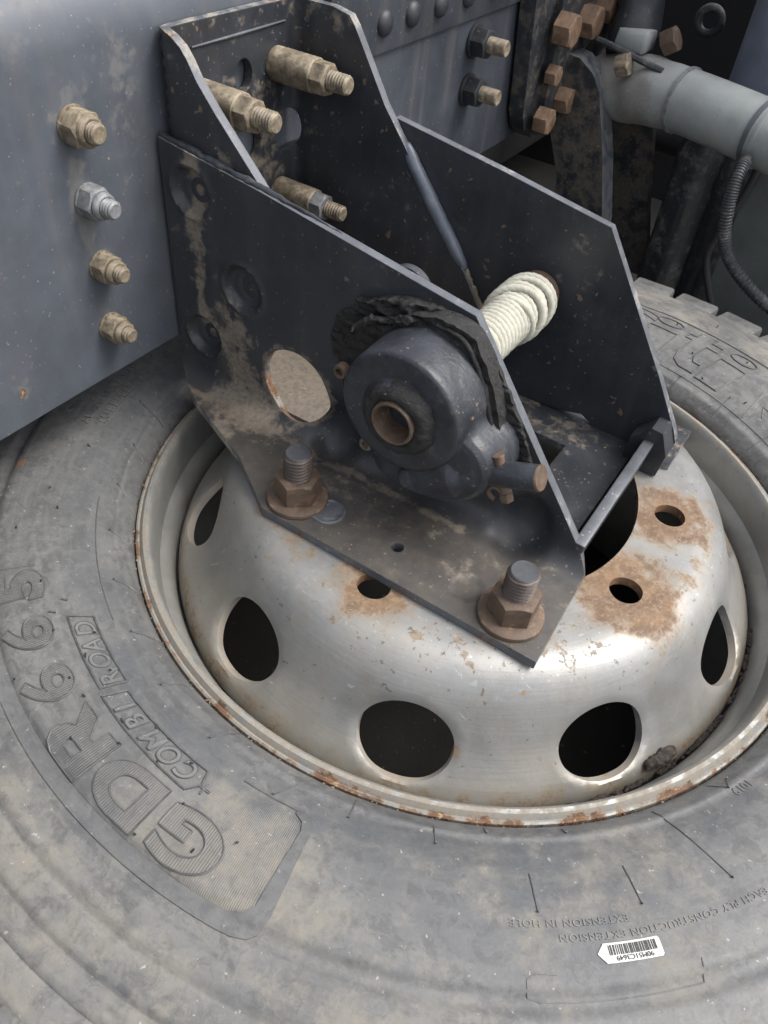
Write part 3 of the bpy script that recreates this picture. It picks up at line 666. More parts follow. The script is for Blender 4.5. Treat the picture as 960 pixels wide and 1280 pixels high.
# rear foot beyond the back plate and base plate between the sides
zpl = lambda z0: (lambda V, off: np.column_stack([V[:, 0], V[:, 1], np.full(len(V), z0 - off)]))
b = sheet('base_plate', [[(-.285, -.0515), (.1040, -.0515), (.1040, .100), (.1375, .108), (.1375, .168), (-.285, .168)], [(-.012, .028), (.050, .028), (.050, .070), (-.012, .070)]], .008, zpl(ZT - .0002), .0074, [M['navy'], M['edge']], br, {'dust': lambda V: .08 + .10 * (V[:, 1] > 0) + .6 * np.clip((-.09 - V[:, 0]) / .03, 0, 1), 'rust': lambda V: .55 * np.exp(-(np.hypot((V[:, 0] - .068) / 1.8, V[:, 1] - .050) / .011) ** 2) + .5 * np.exp(-(np.hypot(V[:, 0] - .085, V[:, 1] - .085) / .008) ** 2)}); b.matrix_local = BL
# U-shaped inner channel: left wall, back wall, right wall bent from one sheet
RC, YL, YR, XBW = .005, -.0447, .1035, -.2890
L1 = -.07 - (XBW + RC); A1 = RC * pi / 2; L2 = (YR - YL) - 2 * RC
uX = lambda X: -.07 - X
uY = lambda Y: L1 + A1 + (Y - (YL + RC))
uXr = lambda X: L1 + A1 * 2 + L2 + (X - (XBW + RC))
def u_map(V, off):
    u = V[:, 0]; X = np.empty(len(u)); Y = np.empty(len(u)); R = RC + off
    s1 = u <= L1; a = np.clip((u - L1) / RC, 0, pi / 2); s2 = (u > L1) & (u <= L1 + A1); s3 = (u > L1 + A1) & (u <= L1 + A1 + L2); b_ = np.clip((u - L1 - A1 - L2) / RC, 0, pi / 2); s4 = (u > L1 + A1 + L2) & (u <= L1 + 2 * A1 + L2)
    cxx = XBW + RC
    X = np.where(s1, -.07 - u, np.where(s2, cxx - R * np.sin(a), np.where(s3, XBW - off, np.where(s4, cxx - R * np.cos(b_), cxx + (u - L1 - 2 * A1 - L2)))))
    Y = np.where(s1, YL - off, np.where(s2, YL + RC - R * np.cos(a), np.where(s3, YL + RC + (u - L1 - A1), np.where(s4, YR - RC + R * np.sin(b_), YR + off))))
    return np.column_stack([X, Y, V[:, 1]])
ul = [(uX(-.2050), .1500), (uX(-.2000), .2400), (uX(-.1960), .2540), (uX(-.2400), .2985), (uX(-.2560), .3165), (uX(-.2640), .3290), (uX(-.2700), .3360), (uX(-.2780), .3410), (uX(-.2835), .3430), (uY(-.02), .3430), (uY(.08), .3415), (uXr(-.2500), .3420), (uXr(-.2330), .3390), (uXr(-.2270), .3320), (uXr(-.2170), .3170), (uXr(-.193), .2800), (uXr(-.170), .2530), (uXr(-.115), .1850), (uXr(-.094), .1600), (uXr(-.072), .1280), (uXr(-.072), .0570), (uX(-.2050), .0570)]
uh = [circle(uY(.036), .2950, .0105, 28, .0125), circle(uY(.092), .2380, .0170, 36, .0185), circle(uY(.038), .2380, .0170, 36, .0185)]
def udust(V): return .03 + .22 * np.clip((V[:, 1] - .315) / .02, 0, 1) + .35 * np.exp(-((V[:, 0] - uX(-.235)) / .012) ** 2 - ((V[:, 1] - .265) / .02) ** 2) + .25 * np.exp(-((V[:, 0] - uY(.05)) / .04) ** 2) * (V[:, 1] < .3)
def urust(V): return   .22 * np.clip((V[:, 1] - .334) / .006, 0, 1) + .42 * np.exp(-((V[:, 0] - uX(-.205)) / .02) ** 2 - ((V[:, 1] - .257) / .007) ** 2)
b = sheet('channel_wall', [ul] + uh, .006, u_map, .008, [M['navy'], M['edge']], br, {'dust': udust, 'rust': urust}, hole_idx=0); b.matrix_local = BL
def part(name, vf, mat, parent=br, angle=38, ml=BL):
    o = link(name, mesh(name, *vf, angle=angle), mat, parent); o.matrix_local = ml; return o
part('fold_ridge', tube([(-.2885, -.022, .3262), (-.2880, .03, .3262), (-.2885, .090, .3262)], [.0008, .0012, .0008], 8), M['edge'])
# weld seam down the channel edge against the back plate
W = smoothpath([(-.172, .109, .2535), (-.160, .108, .2380), (-.134, .108, .2060), (-.108, .108, .1750), (-.097, .109, .1610)], 8)
v, f = tube(W, [.0024 + .0040 * bulge(i / (len(W) - 1), .45) for i in range(len(W))], 14)
part('weld_seam', (rough_xf(v, .0010, 70), f), M['weld'])
W = smoothpath([(-.097, .1095, .161), (-.086, .109, .146), (-.074, .109, .130)], 6)
v, f = tube(W, .0030, 10); part('weld_seam', (rough_xf(v, .0018, 200), f), M['rusttan'])
W = smoothpath([(-.2945, -.0560, .2700), (-.26, -.0560, .2662), (-.225, -.0560, .2618), (-.193, -.0560, .2585), (-.12, -.0545, .247)], 14)
v, f = tube(W, [.0030 * (1 - (i / (len(W) - 1)) ** 4) + .0004 for i in range(len(W))], 10); part('weld_seam', (rough_xf(v, .0014, 160), f), M['navy'])
# cross bar tying the two side plates, and the gusset where it meets the back plate
v, f = box(.1060, .1160, -.0610, .1125, .0440, .0790, .0012)
v = [(x + (.004 if z > .06 else 0) , y, z + .004 * (y > 0)) for x, y, z in v]
cb = part('cross_bar', (v, f), [M['navy'], M['edge']])
for p in cb.data.polygons:
    if p.normal.z > .6 : p.material_index = 1
gs = sheet('gusset', [[(.098, .0465), (.131, .0500), (.1330, .0740), (.1235, .0950), (.1130, .0960), (.1050, .0850), (.098, .0780)]], .01, plane_y(.0900), .0230, [M['navy'], M['navy']], br); gs.matrix_local = BL
# plug welds on the front foot
for px, py in ((-.0696, -.1327),):
    v, f = lathe([(.0145, -.001), (.0142, .0012), (.0125, .0018), (.0115, .0008), (.006, .0006), (.0, .0006)], 28); part('plug_weld', xf((rough_xf(v, .0005, 300), f), Matrix.Translation((px, py, ZT))), M['edge'] if px < 0 else M['navy'])

# ------------------------------------------------------------------ GEARBOX on the front plate
AX, AZ = -.0235, .1670
gb = empty('winch_gearbox', (AX, FY, AZ), 'dark cast winch gearbox with greasy hub on the front plate', 'gearbox')
GL = Matrix.Translation((-AX, -FY, -AZ))
YM = Matrix(((1, 0, 0, 0), (0, 0, -1, 0), (0, 1, 0, 0), (0, 0, 0, 1)))       # local z -> -y, local y -> z
def gpart(name, vf, mat, angle=38, parent=None): return part(name, vf, mat, parent or gb, angle, GL if parent is None else Matrix.Identity(4))
WT = radians(23)      # tilt of the worm shaft
wd_ = Vector((cos(WT), 0, sin(WT)))
Wc = Vector((.000, -.0920, .1165))
def polybody():
    # blend of the gear circle and the worm bore seen from the front, lofted towards the viewer
    n = 96; cx, cz = .0, .150; pts = []
    C = []
    for i in range(120): a = 2 * pi * i / 120; C.append((AX - .003 + .0485 * cos(a), AZ + .0485 * sin(a)))
    for qx, qz, qr in ((-.032, .1085, .0215), (-.012, .1110, .0235), (.008, .1170, .0250), (.022, .1250, .0235), (.031, .1340, .0185)):
        for i in range(60): a = 2 * pi * i / 60; C.append((qx + qr * cos(a), qz + qr * sin(a)))
    C = np.array(C); rad_ = []
    for i in range(n):
        a = 2 * pi * i / n; d = np.array([cos(a), sin(a)]); rel = C - [cx, cz]; pr = rel @ d; per = np.abs(rel @ [-d[1], d[0]]); rad_.append((pr - per * .25).max())
    rad_ = np.array(rad_); rad_ = np.convolve(np.r_[rad_[-3:], rad_, rad_[:3]], np.ones(7) / 7, 'valid')
    V = []; F = []; lv = [(0.0030, -.0620), (.0030, -.074), (.0002, -.079), (-.001, -.097), (-.0030, -.1020), (-.0070, -.1060), (-.014, -.1075), (-.045, -.1075)]
    for ins, y in lv:
        for i in range(n): a = 2 * pi * i / n; V.append((cx + max(.001, rad_[i] + ins) * cos(a), y, cz + max(.001, rad_[i] + ins) * sin(a)))
    for j in range(len(lv) - 1):
        for i in range(n): k = (i + 1) % n; F.append((j * n + i, j * n + k, (j + 1) * n + k, (j + 1) * n + i))
    F.append(tuple(range(n))); F.append(tuple((len(lv) - 1) * n + i for i in range(n))[::-1]); return V, F
T0 = Matrix.Translation((AX, 0, AZ)) @ YM; T1 = Matrix.Translation((AX - .002, 0, AZ + .001)) @ YM
circ = xf(lathe([(.0185, .0980), (.0510, .0700), (.0495, .079), (.0487, .1110), (.0480, .1142), (.0464, .1158), (.0430, .1165), (.0285, .1165), (.0275, .1180), (.0262, .1215), (.0235, .1230), (.0185, .1235), (.0185, .0980)], 96), T1)
wax = lambda c, L0, L1, prof: xf(lathe(prof, 48, capstart=True, capend=True), Matrix.Translation(c) @ axis_rot(wd_).to_4x4())
worm = wax(Wc, 0, 0, [(.010, -.020), (.0200, -.018), (.0225, -.012), (.0235, .0), (.0215, .022), (.0170, .030), (.0160, .040), (.0150, .0425), (.010, .0430)])
V_, F_ = merge(polybody(), circ, worm)
hs = gpart('housing', (V_, F_), M['cast'], 60)
rm_ = hs.modifiers.new('remesh', 'REMESH'); rm_.mode = 'VOXEL'; rm_.voxel_size = .0010; rm_.use_smooth_shade = True
sm_ = hs.modifiers.new('smooth', 'SMOOTH'); sm_.factor = .6; sm_.iterations = 2
# mounting flange with raised lip, screws
fl2 = [(-.102, .148), (-.104, .159), (-.099, .174), (-.0865, .1985), (-.066, .2095), (-.044, .2225), (-.020, .2280), (.000, .2255), (.009, .2180), (.0190, .2050), (.0305, .1810), (.0390, .1560), (.0405, .1400), (.0390, .1250), (.020, .1120), (-.02, .095), (-.060, .090), (-.080, .100), (-.094, .125)]
fl2 = [tuple(v)[:2] for v in smoothpath([(a, b_, 0) for a, b_ in fl2 + fl2[:1]], 4)][:-1]
def flange_map(V, off):
    y = np.full(len(V), FY - .0012) if off else np.full(len(V), FY - .0165)
    if not off:
        nz_ = np.array([mnoise.fractal(Vector((p[0] * 70, 0, p[1] * 120)), 1.0, 2.0, 5) for p in V]); up = np.clip((V[:, 1] - .195) / .02, 0, 1) * np.clip((.02 - V[:, 0]) / .03, 0, 1); y = y - (.0014 + .0030 * up) * nz_
    return np.column_stack([V[:, 0], y, V[:, 1]])
o = sheet('mounting_flange', [fl2], .0020, flange_map, 1.0, [M['grease'], M['grease']], gb, angle=60); o.matrix_local = GL
lip = smoothpath([(-.024, FY - .0165, .2230), (-.003, FY - .0175, .2200), (.011, FY - .0175, .2050), (.0235, FY - .0175, .1810), (.0320, FY - .0175, .1560), (.0335, FY - .0165, .1370)], 8)
v, f = tube(lip, [.0008 + .0014 * bulge(.08 + .9 * i / (len(lip) - 1), .5) for i in range(len(lip))], 12); gpart('flange_lip', (rough_xf(v, .0009, 150), f), M['grease'])
# caked grease spread on the plate round the flange
gl_ = [(-.118, .150), (-.122, .168), (-.116, .188), (-.105, .198), (-.098, .209), (-.082, .214), (-.070, .222), (-.052, .2265), (-.030, .2280), (-.012, .2255), (.000, .2225), (.010, .2120), (.022, .200), (.033, .184), (.045, .166), (.055, .148), (.064, .130), (.062, .121), (.050, .116), (.035, .115), (.020, .130), (.0, .150), (-.05, .190), (-.085, .185), (-.100, .165), (-.108, .148)]
def grease_map(V, off):
    if off: return np.column_stack([V[:, 0], np.full(len(V), FY - .0003), V[:, 1]])
    h = []
    for p in V:
        q = Vector((p[0] * 70, 0, p[1] * 160)); a_ = mnoise.fractal(q, 1.0, 2.1, 5); rdg = 1 - abs(mnoise.noise(Vector((p[0] * 60, 3, p[1] * 190)))) * 2
        up = max(0, min(1, (p[1] - .195) / .02)) * max(0, min(1, (-.015 - p[0]) / .03)); h.append(.0026 + .0016 * a_ + .0020 * rdg + up * (.0035 + .003 * a_ + .003 * rdg))
    return np.column_stack([V[:, 0], FY - np.array(h), V[:, 1]])
gre = []
for i, p in enumerate(gl_): gre.append(p)
gre = densify(gre, .004); gre = [(x + .0022 * mnoise.noise(Vector((x * 220, y * 220, 0))), y + .0022 * mnoise.noise(Vector((x * 220, y * 220, 7)))) for x, y in gre]
o = sheet('grease', [gre], .0018, grease_map, 1.0, [M['grease'], M['grease']], gb, angle=70); o.matrix_local = GL
# torn crust of grease along the upper rim of the flange
for (W0, r_, sd) in [([(-.104, FY - .010, .168), (-.094, FY - .012, .188), (-.078, FY - .014, .202), (-.058, FY - .015, .213), (-.040, FY - .014, .2220)], .0036, 1)]:
    W = smoothpath(W0, 12); v, f = tube(W, [.0008 + r_ * bulge(i / (len(W) - 1), .7) for i in range(len(W))], 18)
    v = rough_xf(rough_xf(rough_xf(v, .0040, 90, sd), .0026, 240, sd), .0010, 600, sd); gpart('grease_crust', (v, f), M['grease'], 80)
# sleeve in the hub
gpart('hub_sleeve', xf(lathe([(.0146, .1000), (.0146, .1262), (.0151, .1275), (.0164, .1275), (.0172, .1262), (.0172, .1000)], 48), T0), M['rusty'])
gpart('bore_plug', xf(lathe([(.0147, .1004), (.010, .1008), (.0095, .0990), (0.0001, .0990)], 40), T0), M['cast'])
v, f = lathe([(.0173, .1245), (.0200, .1260), (.0235, .1255), (.0262, .1235), (.0285, .1200), (.0300, .1166)], 60)
v = rough_xf(rough_xf(v, .0016, 120), .0007, 330); gpart('hub_grease', xf((v, f), T0), M['grease'], 80)
# worm shaft, input end with cross pin
Sx = Wc + wd_ * .040
v, f = lathe([(.0001, 0), (.0098, 0), (.0098, .012), (.0098, .046), (.0090, .0475), (.0001, .0478)], 40)
sh = gpart('input_shaft', xf((v, f), Matrix.Translation(Sx) @ axis_rot(wd_).to_4x4()), [M['cast'], M['rusty']])
for p in sh.data.polygons:
    c_ = (p.center - Sx).dot(wd_)
    if c_ > .0455: p.material_index = 1
v, f = lathe([(.0112, 0), (.0116, .003), (.0112, .0065), (.0096, .0075)], 36)
o = gpart('shaft_collar', xf((v, f), Matrix.Translation(Sx + wd_ * .0362) @ axis_rot(wd_).to_4x4()), M['rusty']) if False else None
pd = Vector((-sin(WT), 0, cos(WT))); Pc = Sx + wd_ * .016
cp = gpart('cross_pin', merge(tube([Pc - pd * .019, Pc + pd * .0155], .0042, 18), tube([Pc + pd * .0150, Pc + pd * .0165], .0048, 18)), M['rusty'])
ring_ = []
for i in range(15): a = radians(-50 + 300 * i / 14); ring_.append(tuple(Pc - pd * .0165 + wd_ * (-.0075 + .0058 * cos(a)) + Vector((0, -.002, 0)) + pd * (.0058 * sin(a))))
gpart('clip_ring', tube(ring_, .0019, 10), M['rusty'])
gpart('pin_nut', xf(hexshape(.0090, .0075), Matrix.Translation(Pc - pd * .023) @ axis_rot(pd).to_4x4()), M['rusty'])
# socket screws round the flange, drain plug and small lug
for (x, z, m_, s_) in ((-.0975, .1540, 'rusty', .9), (.0030, .2000, 'cast', 1.05), (-.069, .0960, 'rusttan', .9)):
    hd = xf(lathe([(.0066 * s_, 0), (.0066 * s_, .0070), (.0060 * s_, .0078), (.0036 * s_, .0078), (.0034 * s_, .0035), (.0001, .0030)], 28), Matrix.Translation((x, FY - .0175, z)) @ YM)
    gpart('socket_screw', hd, M[m_])
gpart('drain_plug', xf(lathe([(.0105, 0), (.0100, .0060), (.0085, .0082), (.0050, .0094), (.0001, .0098)], 32), Matrix.Translation((-.012, -.1055, .1100)) @ YM), M['cast'])
gpart('boss', xf(lathe([(.0085, 0), (.0080, .005), (.006, .0065), (.0001, .007)], 28), Matrix.Translation((-.004, -.1055, .1180)) @ YM), M['cast'])

# ------------------------------------------------------------------ DRUM and ROPE
dr = empty('winch_drum', (AX, .030, AZ), 'rusty drum shaft crossing between the two side plates', 'winch drum')
DM = Matrix.Translation((AX, .112, AZ)) @ YM
part('drum_tube', xf(lathe([(.0001, .0010), (.0135, .0010), (.0148, .0030), (.0148, .160), (.0001, .160)], 64), DM), M['rusty'], dr, ml=Matrix.Translation((-AX, -.030, -AZ)))
part('drum_cheek', xf(lathe([(.0145, .1320), (.0235, .1320), (.0250, .1335), (.0250, .1380), (.0235, .1395), (.0145, .1395)], 64), DM), M['railfar'], dr, ml=Matrix.Translation((-AX, -.030, -AZ)))
part('end_collar', xf(lathe([(.0149, .0010), (.0185, .0010), (.0197, .0025), (.0197, .0130), (.0185, .0145), (.0149, .0145)], 64), DM), M['rusty'], dr, ml=Matrix.Translation((-AX, -.030, -AZ)))
pc = part('bearing_cap', xf(lathe([(.0001, 0), (.0180, 0), (.0195, .0015), (.0195, .0085), (.0001, .0085)], 40), Matrix.Translation((-.0730, -.0300, .2120)) @ YM), M['navy'], dr, ml=Matrix.Translation((-AX, -.030, -AZ)))
rp = []; RR = .0031
def rope_pts(seq, n=90):
    out = []; 
    for i in range(len(seq) - 1):
        (a0, r0, y0, t0), (a1, r1, y1, t1) = seq[i], seq[i + 1]; k = max(2, int(abs(a1 - a0) / 2 / pi * n))
        for j in range(k):
            t = j / k; a = a0 + (a1 - a0) * t; r = r0 + (r1 - r0) * t; tl = t0 + (t1 - t0) * t
            out.append(Vector((AX + r * cos(a), y0 + (y1 - y0) * t + tl * sin(a + .7), AZ + r * sin(a))))
    return out
seq = [(0, .0180, -.036, 0), (2 * pi * 6, .0182, .002, .001), (2 * pi * 13, .0179, .044, 0), (2 * pi * 21, .0182, .092, .001), (2 * pi * 22, .0222, .088, .005), (2 * pi * 23, .0230, .079, .009), (2 * pi * 24, .0224, .070, .003), (2 * pi * 25, .0232, .061, .010), (2 * pi * 26, .0212, .052, .002), (2 * pi * 26.4, .0184, .046, 0)]
RP = rope_pts(seq, 96)
# resample evenly so that the lay of the strands is regular
cum = [0]
for i in range(1, len(RP)): cum.append(cum[-1] + (RP[i] - RP[i - 1]).length)
Ln = cum[-1]; m_ = int(Ln / .0016); xs = np.linspace(0, Ln, m_); A_ = np.array([tuple(p) for p in RP]); RPP = [Vector((np.interp(s, cum, A_[:, 0]), np.interp(s, cum, A_[:, 1]), np.interp(s, cum, A_[:, 2]))) for s in xs]
v, f = tube(RPP, RR, 12, rf=lambda i, a: 1 + .15 * 1.3 * abs(cos(1.5 * a - i * .0016 / .016 * 2 * pi * 1.5)) - .10)
rope = link('rope', mesh('rope', v, f, 75), M['rope']); tag(rope, 'cream twisted rope wound tightly round the drum shaft between the plates', 'rope')

# ------------------------------------------------------------------ CHASSIS RAIL
rail = empty('chassis_rail', (-.30, 0, .088), 'long blue grey truck chassis rail running behind the bracket', 'chassis rail'); RL = Matrix.Translation((.30, 0, -.088))
XR = -.2985
def rail_prof(ztop, rr, dx=0.0):
    P = [(XR - .010, .088), (XR - .002, .0880), (XR, .0900)]
    z0 = ztop - rr
    P += [(XR + dx, z) for z in np.linspace(.10, z0, 60)]
    P += [(XR + dx - rr + rr * cos(a), z0 + rr * sin(a)) for a in np.linspace(.08, pi / 2, 14)]
    P += [(XR - .12, ztop), (XR - .24, ztop), (XR - .24, ztop - .008), (XR - .06, ztop - .008), (XR - .010, ztop - .05)]
    return P
def extrude_y(P, ys):
    n = len(P); V = []; F = []
    for y in ys:
        for x, z in P: V.append((x, y, z))
    for j in range(len(ys) - 1):
        for i in range(n): k = (i + 1) % n; F.append((j * n + i, j * n + k, (j + 1) * n + k, (j + 1) * n + i))
    F.append(tuple(range(n))); F.append(tuple((len(ys) - 1) * n + i for i in range(n))[::-1]); return V, F
web = part('web', extrude_y(rail_prof(.3860, .045), np.r_[np.linspace(-1.3, -.45, 10), np.linspace(-.44, .10, 130)]), M['rail'], rail, 30, RL)
def raildust(c):
    y, z = c[:, 1], c[:, 2]; g = lambda cy, cz, sy, sz, a: a * np.exp(-((y - cy) / sy) ** 2 - ((z - cz) / sz) ** 2)
    o = np.maximum.reduce([g(-.136, .250, .013, .035, .62), g(-.137, .215, .010, .018, .6), g(-.134, .300, .022, .024, .42), g(-.132, .19, .014, .02, .35), g(-.134, .135, .014, .018, .35), g(-.085, .30, .018, .07, .40), g(-.14, .385, .05, .02, .35), g(-.17, .350, .05, .006, .3), g(-.225, .12, .012, .012, .35)])
    return o
def railrust(c):
    y, z = c[:, 1], c[:, 2]; g = lambda cy, cz, r, a: a * np.exp(-((y - cy) ** 2 + (z - cz) ** 2) / r ** 2)
    return np.maximum.reduce([g(-.2265, .1180, .006, .72), g(-.133, .135, .016, .5), g(-.134, .32, .01, .35), g(-.102, .320, .004, .6), g(-.075, .372, .02, .5), g(-.11, .380, .012, .45)])
add_attr(web, 'dust', raildust); add_attr(web, 'rust', railrust)
web2 = part('web', extrude_y([(XR - .010, .088), (XR - .003, .0880), (XR - .001, .0900), (XR - .001, .2680), (XR - .010, .2680)], np.linspace(.1005, .72, 24)), M['railfar'], rail, 30, RL)
part('upper_plate', extrude_y([(XR - .010, .2685), (XR + .003, .2690), (XR + .0035, .2700), (XR + .0035, .3500), (XR - .02, .3600), (XR - .2, .36), (XR - .2, .35), (XR - .010, .34)], np.linspace(.1005, .72, 10)), M['railfar'], rail, 30, RL)
XM = Matrix(((0, 0, 1, 0), (1, 0, 0, 0), (0, 1, 0, 0), (0, 0, 0, 1)))   # local z -> +x
rv = mesh('rivet', *xf(lathe([(.0125, 0), (.0122, .002), (.0105, .0050), (.0065, .0072), (.0001, .0080)], 28), XM)); rv.materials.append(M['soothanger'])
for y in (.254, .306, .363, .425, .490, .56):
    o = bpy.data.objects.new('rivet', rv); COL.objects.link(o); o.parent = rail; o.matrix_local = RL @ Matrix.Translation((XR + .0030, y, .2960))
part('side_flange', box(XR, XR + .030, .128, .134, .27, .36, .001), M['soothanger'], rail, ml=RL)
# scuffs and a rust chip low on the rail
chip = [(-.2982, -.2280, .1180)]

def fastener(name, loc, d, label, cat, group, parts, roll=0.0):
    e = empty(name, loc, label, cat, group, rot=axis_rot(d, roll))
    for nm, vf, m_, ang in parts:
        me = mesh(nm, vf[0], vf[1], ang)
        ms = m_ if isinstance(m_, list) else [m_]
        o = link(nm, me, ms, e)
        if len(vf) > 2 and len(ms) > 1:
            pass
    return e
def jit(vf, a=.0003, sc=250, seed=0): return rough_xf(vf[0], a, sc, seed), vf[1]
def locknut(name, loc, label, matn, matb, seed, s=1.0, zl=.012, roll=0.3, tilt=(1, 0, 0)):
    washer = lathe([(.006 * s, 0), (.0150 * s, 0), (.0153 * s, .0006), (.0151 * s, .0018), (.006 * s, .0020)], 36)
    nut = hexshape(.0265 * s, .0150 * s, .009 * s); nut = (xf(nut, Matrix.Translation((0, 0, .0020)))[0], nut[1])
    collar = lathe([(.0122 * s, .0160), (.0118 * s, .0185), (.0100 * s, .0200), (.0085 * s, .0200), (.0082 * s, .012)], 32)
    th = thread(.0086 * s, .004, .0200 + zl * .6, .0026, .0014, 24)
    return fastener(name, loc, tilt, label, 'nut', 'lock nuts down the chassis rail', [('washer', jit(washer, .0003, 200, seed), M[matn], 38), ('nut', jit(nut, .0004, 180, seed), M[matn], 32), ('collar', jit(collar, .0003, 200, seed), M[matn], 40), ('stud', (th[0], th[1]), M[matb], 40)], roll)
locknut('lock_nut', (XR, -.1330, .2960), 'topmost tan rusty lock nut on the chassis rail', 'rusttan', 'rusttan', 1, .90, .010, .2)
locknut('lock_nut', (XR, -.1320, .2425), 'silver grey zinc nut, second from top on the chassis rail', 'zinc', 'zinc', 2, .84, .014, .55)
locknut('lock_nut', (XR, -.1310, .1890), 'rusty lock nut, third from top, below the silver grey nut', 'rusttan', 'rusttan', 3, .80, .010, .1)
locknut('lock_nut', (XR, -.1330, .1350), 'orange rust lock nut, lowest of the column on the rail', 'rusttan', 'rusttan', 4, .79, .009, .35)
def spacer(loc, label, L, s, nutm, roll):
    cyl = lathe([(.0001, 0), (.0136 * s, 0), (.0142 * s, .0015), (.0142 * s, L - .001), (.0132 * s, L), (.0001, L)], 48)
    nut = hexshape(.0235 * s, .0140 * s, .0); nut = xf(nut, Matrix.Translation((0, 0, L)))
    th = thread(.0084 * s, L + .010, L + .0145 * s + .018, .0028, .0014, 26)
    return fastener('spacer_bolt', loc, (1, 0, 0), label, 'bolt', 'spacer bolts inside the bracket', [('spacer_sleeve', jit(cyl, .0004, 120, L), M['rusttan'], 38), ('nut', jit(nut, .0004, 170, 1), M[nutm], 32), ('stud', (th[0], th[1]), M['rusttan'], 40)], roll)
spacer((XBW, -.0170, .2900), 'tan spacer sleeve bolt close behind the left wall edge', .044, 1.0, 'rusttan', .2)
spacer((XBW, .0775, .2960), 'tan spacer sleeve bolt, upper right on the back wall', .044, .98, 'rusttan', .45)
spacer((XBW, .0790, .1860), 'lower spacer sleeve bolt on back wall with flaking pale nut', .044, .90, 'zinc', .1)
for z, y, lab in ((.2430, .4630, 'upper of two bolts on the far rail stretch right of the bracket'), (.1890, .4610, 'lower of two bolts on the far rail stretch right of the bracket')):
    nut = hexshape(.030, .018, 0.0); wsh = lathe([(.0001, 0), (.019, 0), (.019, .003), (.0001, .003)], 28); th = thread(.0095, .016, .044, .0018, .0008, 20)
    fastener('rail_bolt', (XR, y, z), (1, 0, 0), lab, 'bolt', 'bolts on the far rail', [('washer', wsh, M['soothanger'], 38), ('nut', jit(xf(nut, Matrix.Translation((0, 0, .003))), .0004, 120), M['soothanger'], 32), ('stud', (th[0], th[1]), M['rusttan'], 40)], .3)
# wheel studs with flanged nuts holding the bracket foot
for x, lab, rl in ((-.0985, 'rusty flanged wheel nut on stud at left end of the bracket foot', .25), (.0985, 'rusty flanged wheel nut on stud at front corner of the bracket foot', .10)):
    wsh = lathe([(.0115, 0), (.0240, 0), (.0252, .0012), (.0250, .0040), (.0215, .0058), (.0180, .0062), (.0115, .0062)], 56)
    nut = xf(hexshape(.0325, .0215, .0113), Matrix.Translation((0, 0, .0060)))
    th = thread(.0118, .010, .0500, .0034, .0024, 40, cup=.0)
    me = mesh('stud', th[0], th[1], 40)
    e = fastener('wheel_nut', (x, -.1355, ZT), (.015, -.01, 1), lab, 'wheel nut', 'wheel nuts on the bracket foot', [('washer', jit(wsh, .0004, 150, x * 50), M['rusty'], 38), ('nut', jit(nut, .0004, 150, x * 90), M['rusty'], 32)], rl)
    me.materials.append(M['thread']); me.materials.append(M['darkcap'])
    for p in me.polygons:
        if p.center.z > .0500: p.material_index = 1
    o = bpy.data.objects.new('stud', me); COL.objects.link(o); o.parent = e

# ------------------------------------------------------------------ SPRING HANGER, pipe and underbody on the right
hg = empty('spring_hanger', (-.28, .70, .10), 'dusty black spring hanger plate with rusty hex bolts on far rail', 'hanger'); HL = Matrix.Translation((.28, -.70, -.10))
def plane_x(x0): return lambda V, off: np.column_stack([np.full(len(V), x0 - off), V[:, 0], V[:, 1]])
hp = [(.585, .165), (.575, .22), (.560, .30), (.57, .42), (1.0, .42), (1.0, .12), (.80, .10), (.745, .085), (.700, .082), (.640, .090), (.605, .110), (.590, .135)]
o = sheet('hanger_plate', [hp], .02, plane_x(-.272), .022, [M['soothanger'], M['soothanger']], hg, {'dust': lambda V: .25 + 0 * V[:, 0], 'rust': lambda V: .22 + 0 * V[:, 0]}); o.matrix_local = HL
o = sheet('hanger_plate', [[(.64, .10), (.635, .17), (.625, .30), (.63, .40), (.80, .40), (.80, .22), (.735, .18), (.76, .10), (.70, .088)]], .02, plane_x(-.262), .012, [M['soothanger'], M['soothanger']], hg, {'dust': lambda V: .25 + 0 * V[:, 0]}); o.matrix_local = HL
o = sheet('hanger_web', [[(-.272, .195), (-.245, .192), (-.222, .178), (-.206, .158), (-.198, .135), (-.175, .070), (-.150, -.02), (-.140, -.09), (-.215, -.09), (-.240, .03), (-.262, .080), (-.272, .095)]], .02, plane_y(.690), .042, [M['soothanger'], M['weld']], hg, {'dust': lambda V: .35 + 0 * V[:, 0]}); o.matrix_local = HL
o = sheet('hanger_web', [[(-.262, .17), (-.165, .13), (-.148, .08), (-.120, -.03), (-.085, -.14), (-.22, -.14), (-.25, .0)]], .02, plane_y(.820), .016, [M['soothanger'], M['soothanger']], hg, {'dust': lambda V: .35 + 0 * V[:, 0]}); o.matrix_local = HL
for y, z, s_ in ((.630, .2360, .95), (.712, .2330, .95), (.768, .2440, .95), (.628, .1810, .60), (.622, .1240, .80), (.685, .1370, .80), (.86, .245, .9), (.925, .265, .9), (.845, .205, .70)):
    e = xf(jit(xf(hexshape(.040 * s_, .026 * s_), Matrix.Rotation(.4 + y * 3, 4, 'Z')), .0006, 90, y * 9), Matrix.Translation((-.262, y, z)) @ XM)
    part('bolt_head', e, M['orust'], hg, 32, HL)

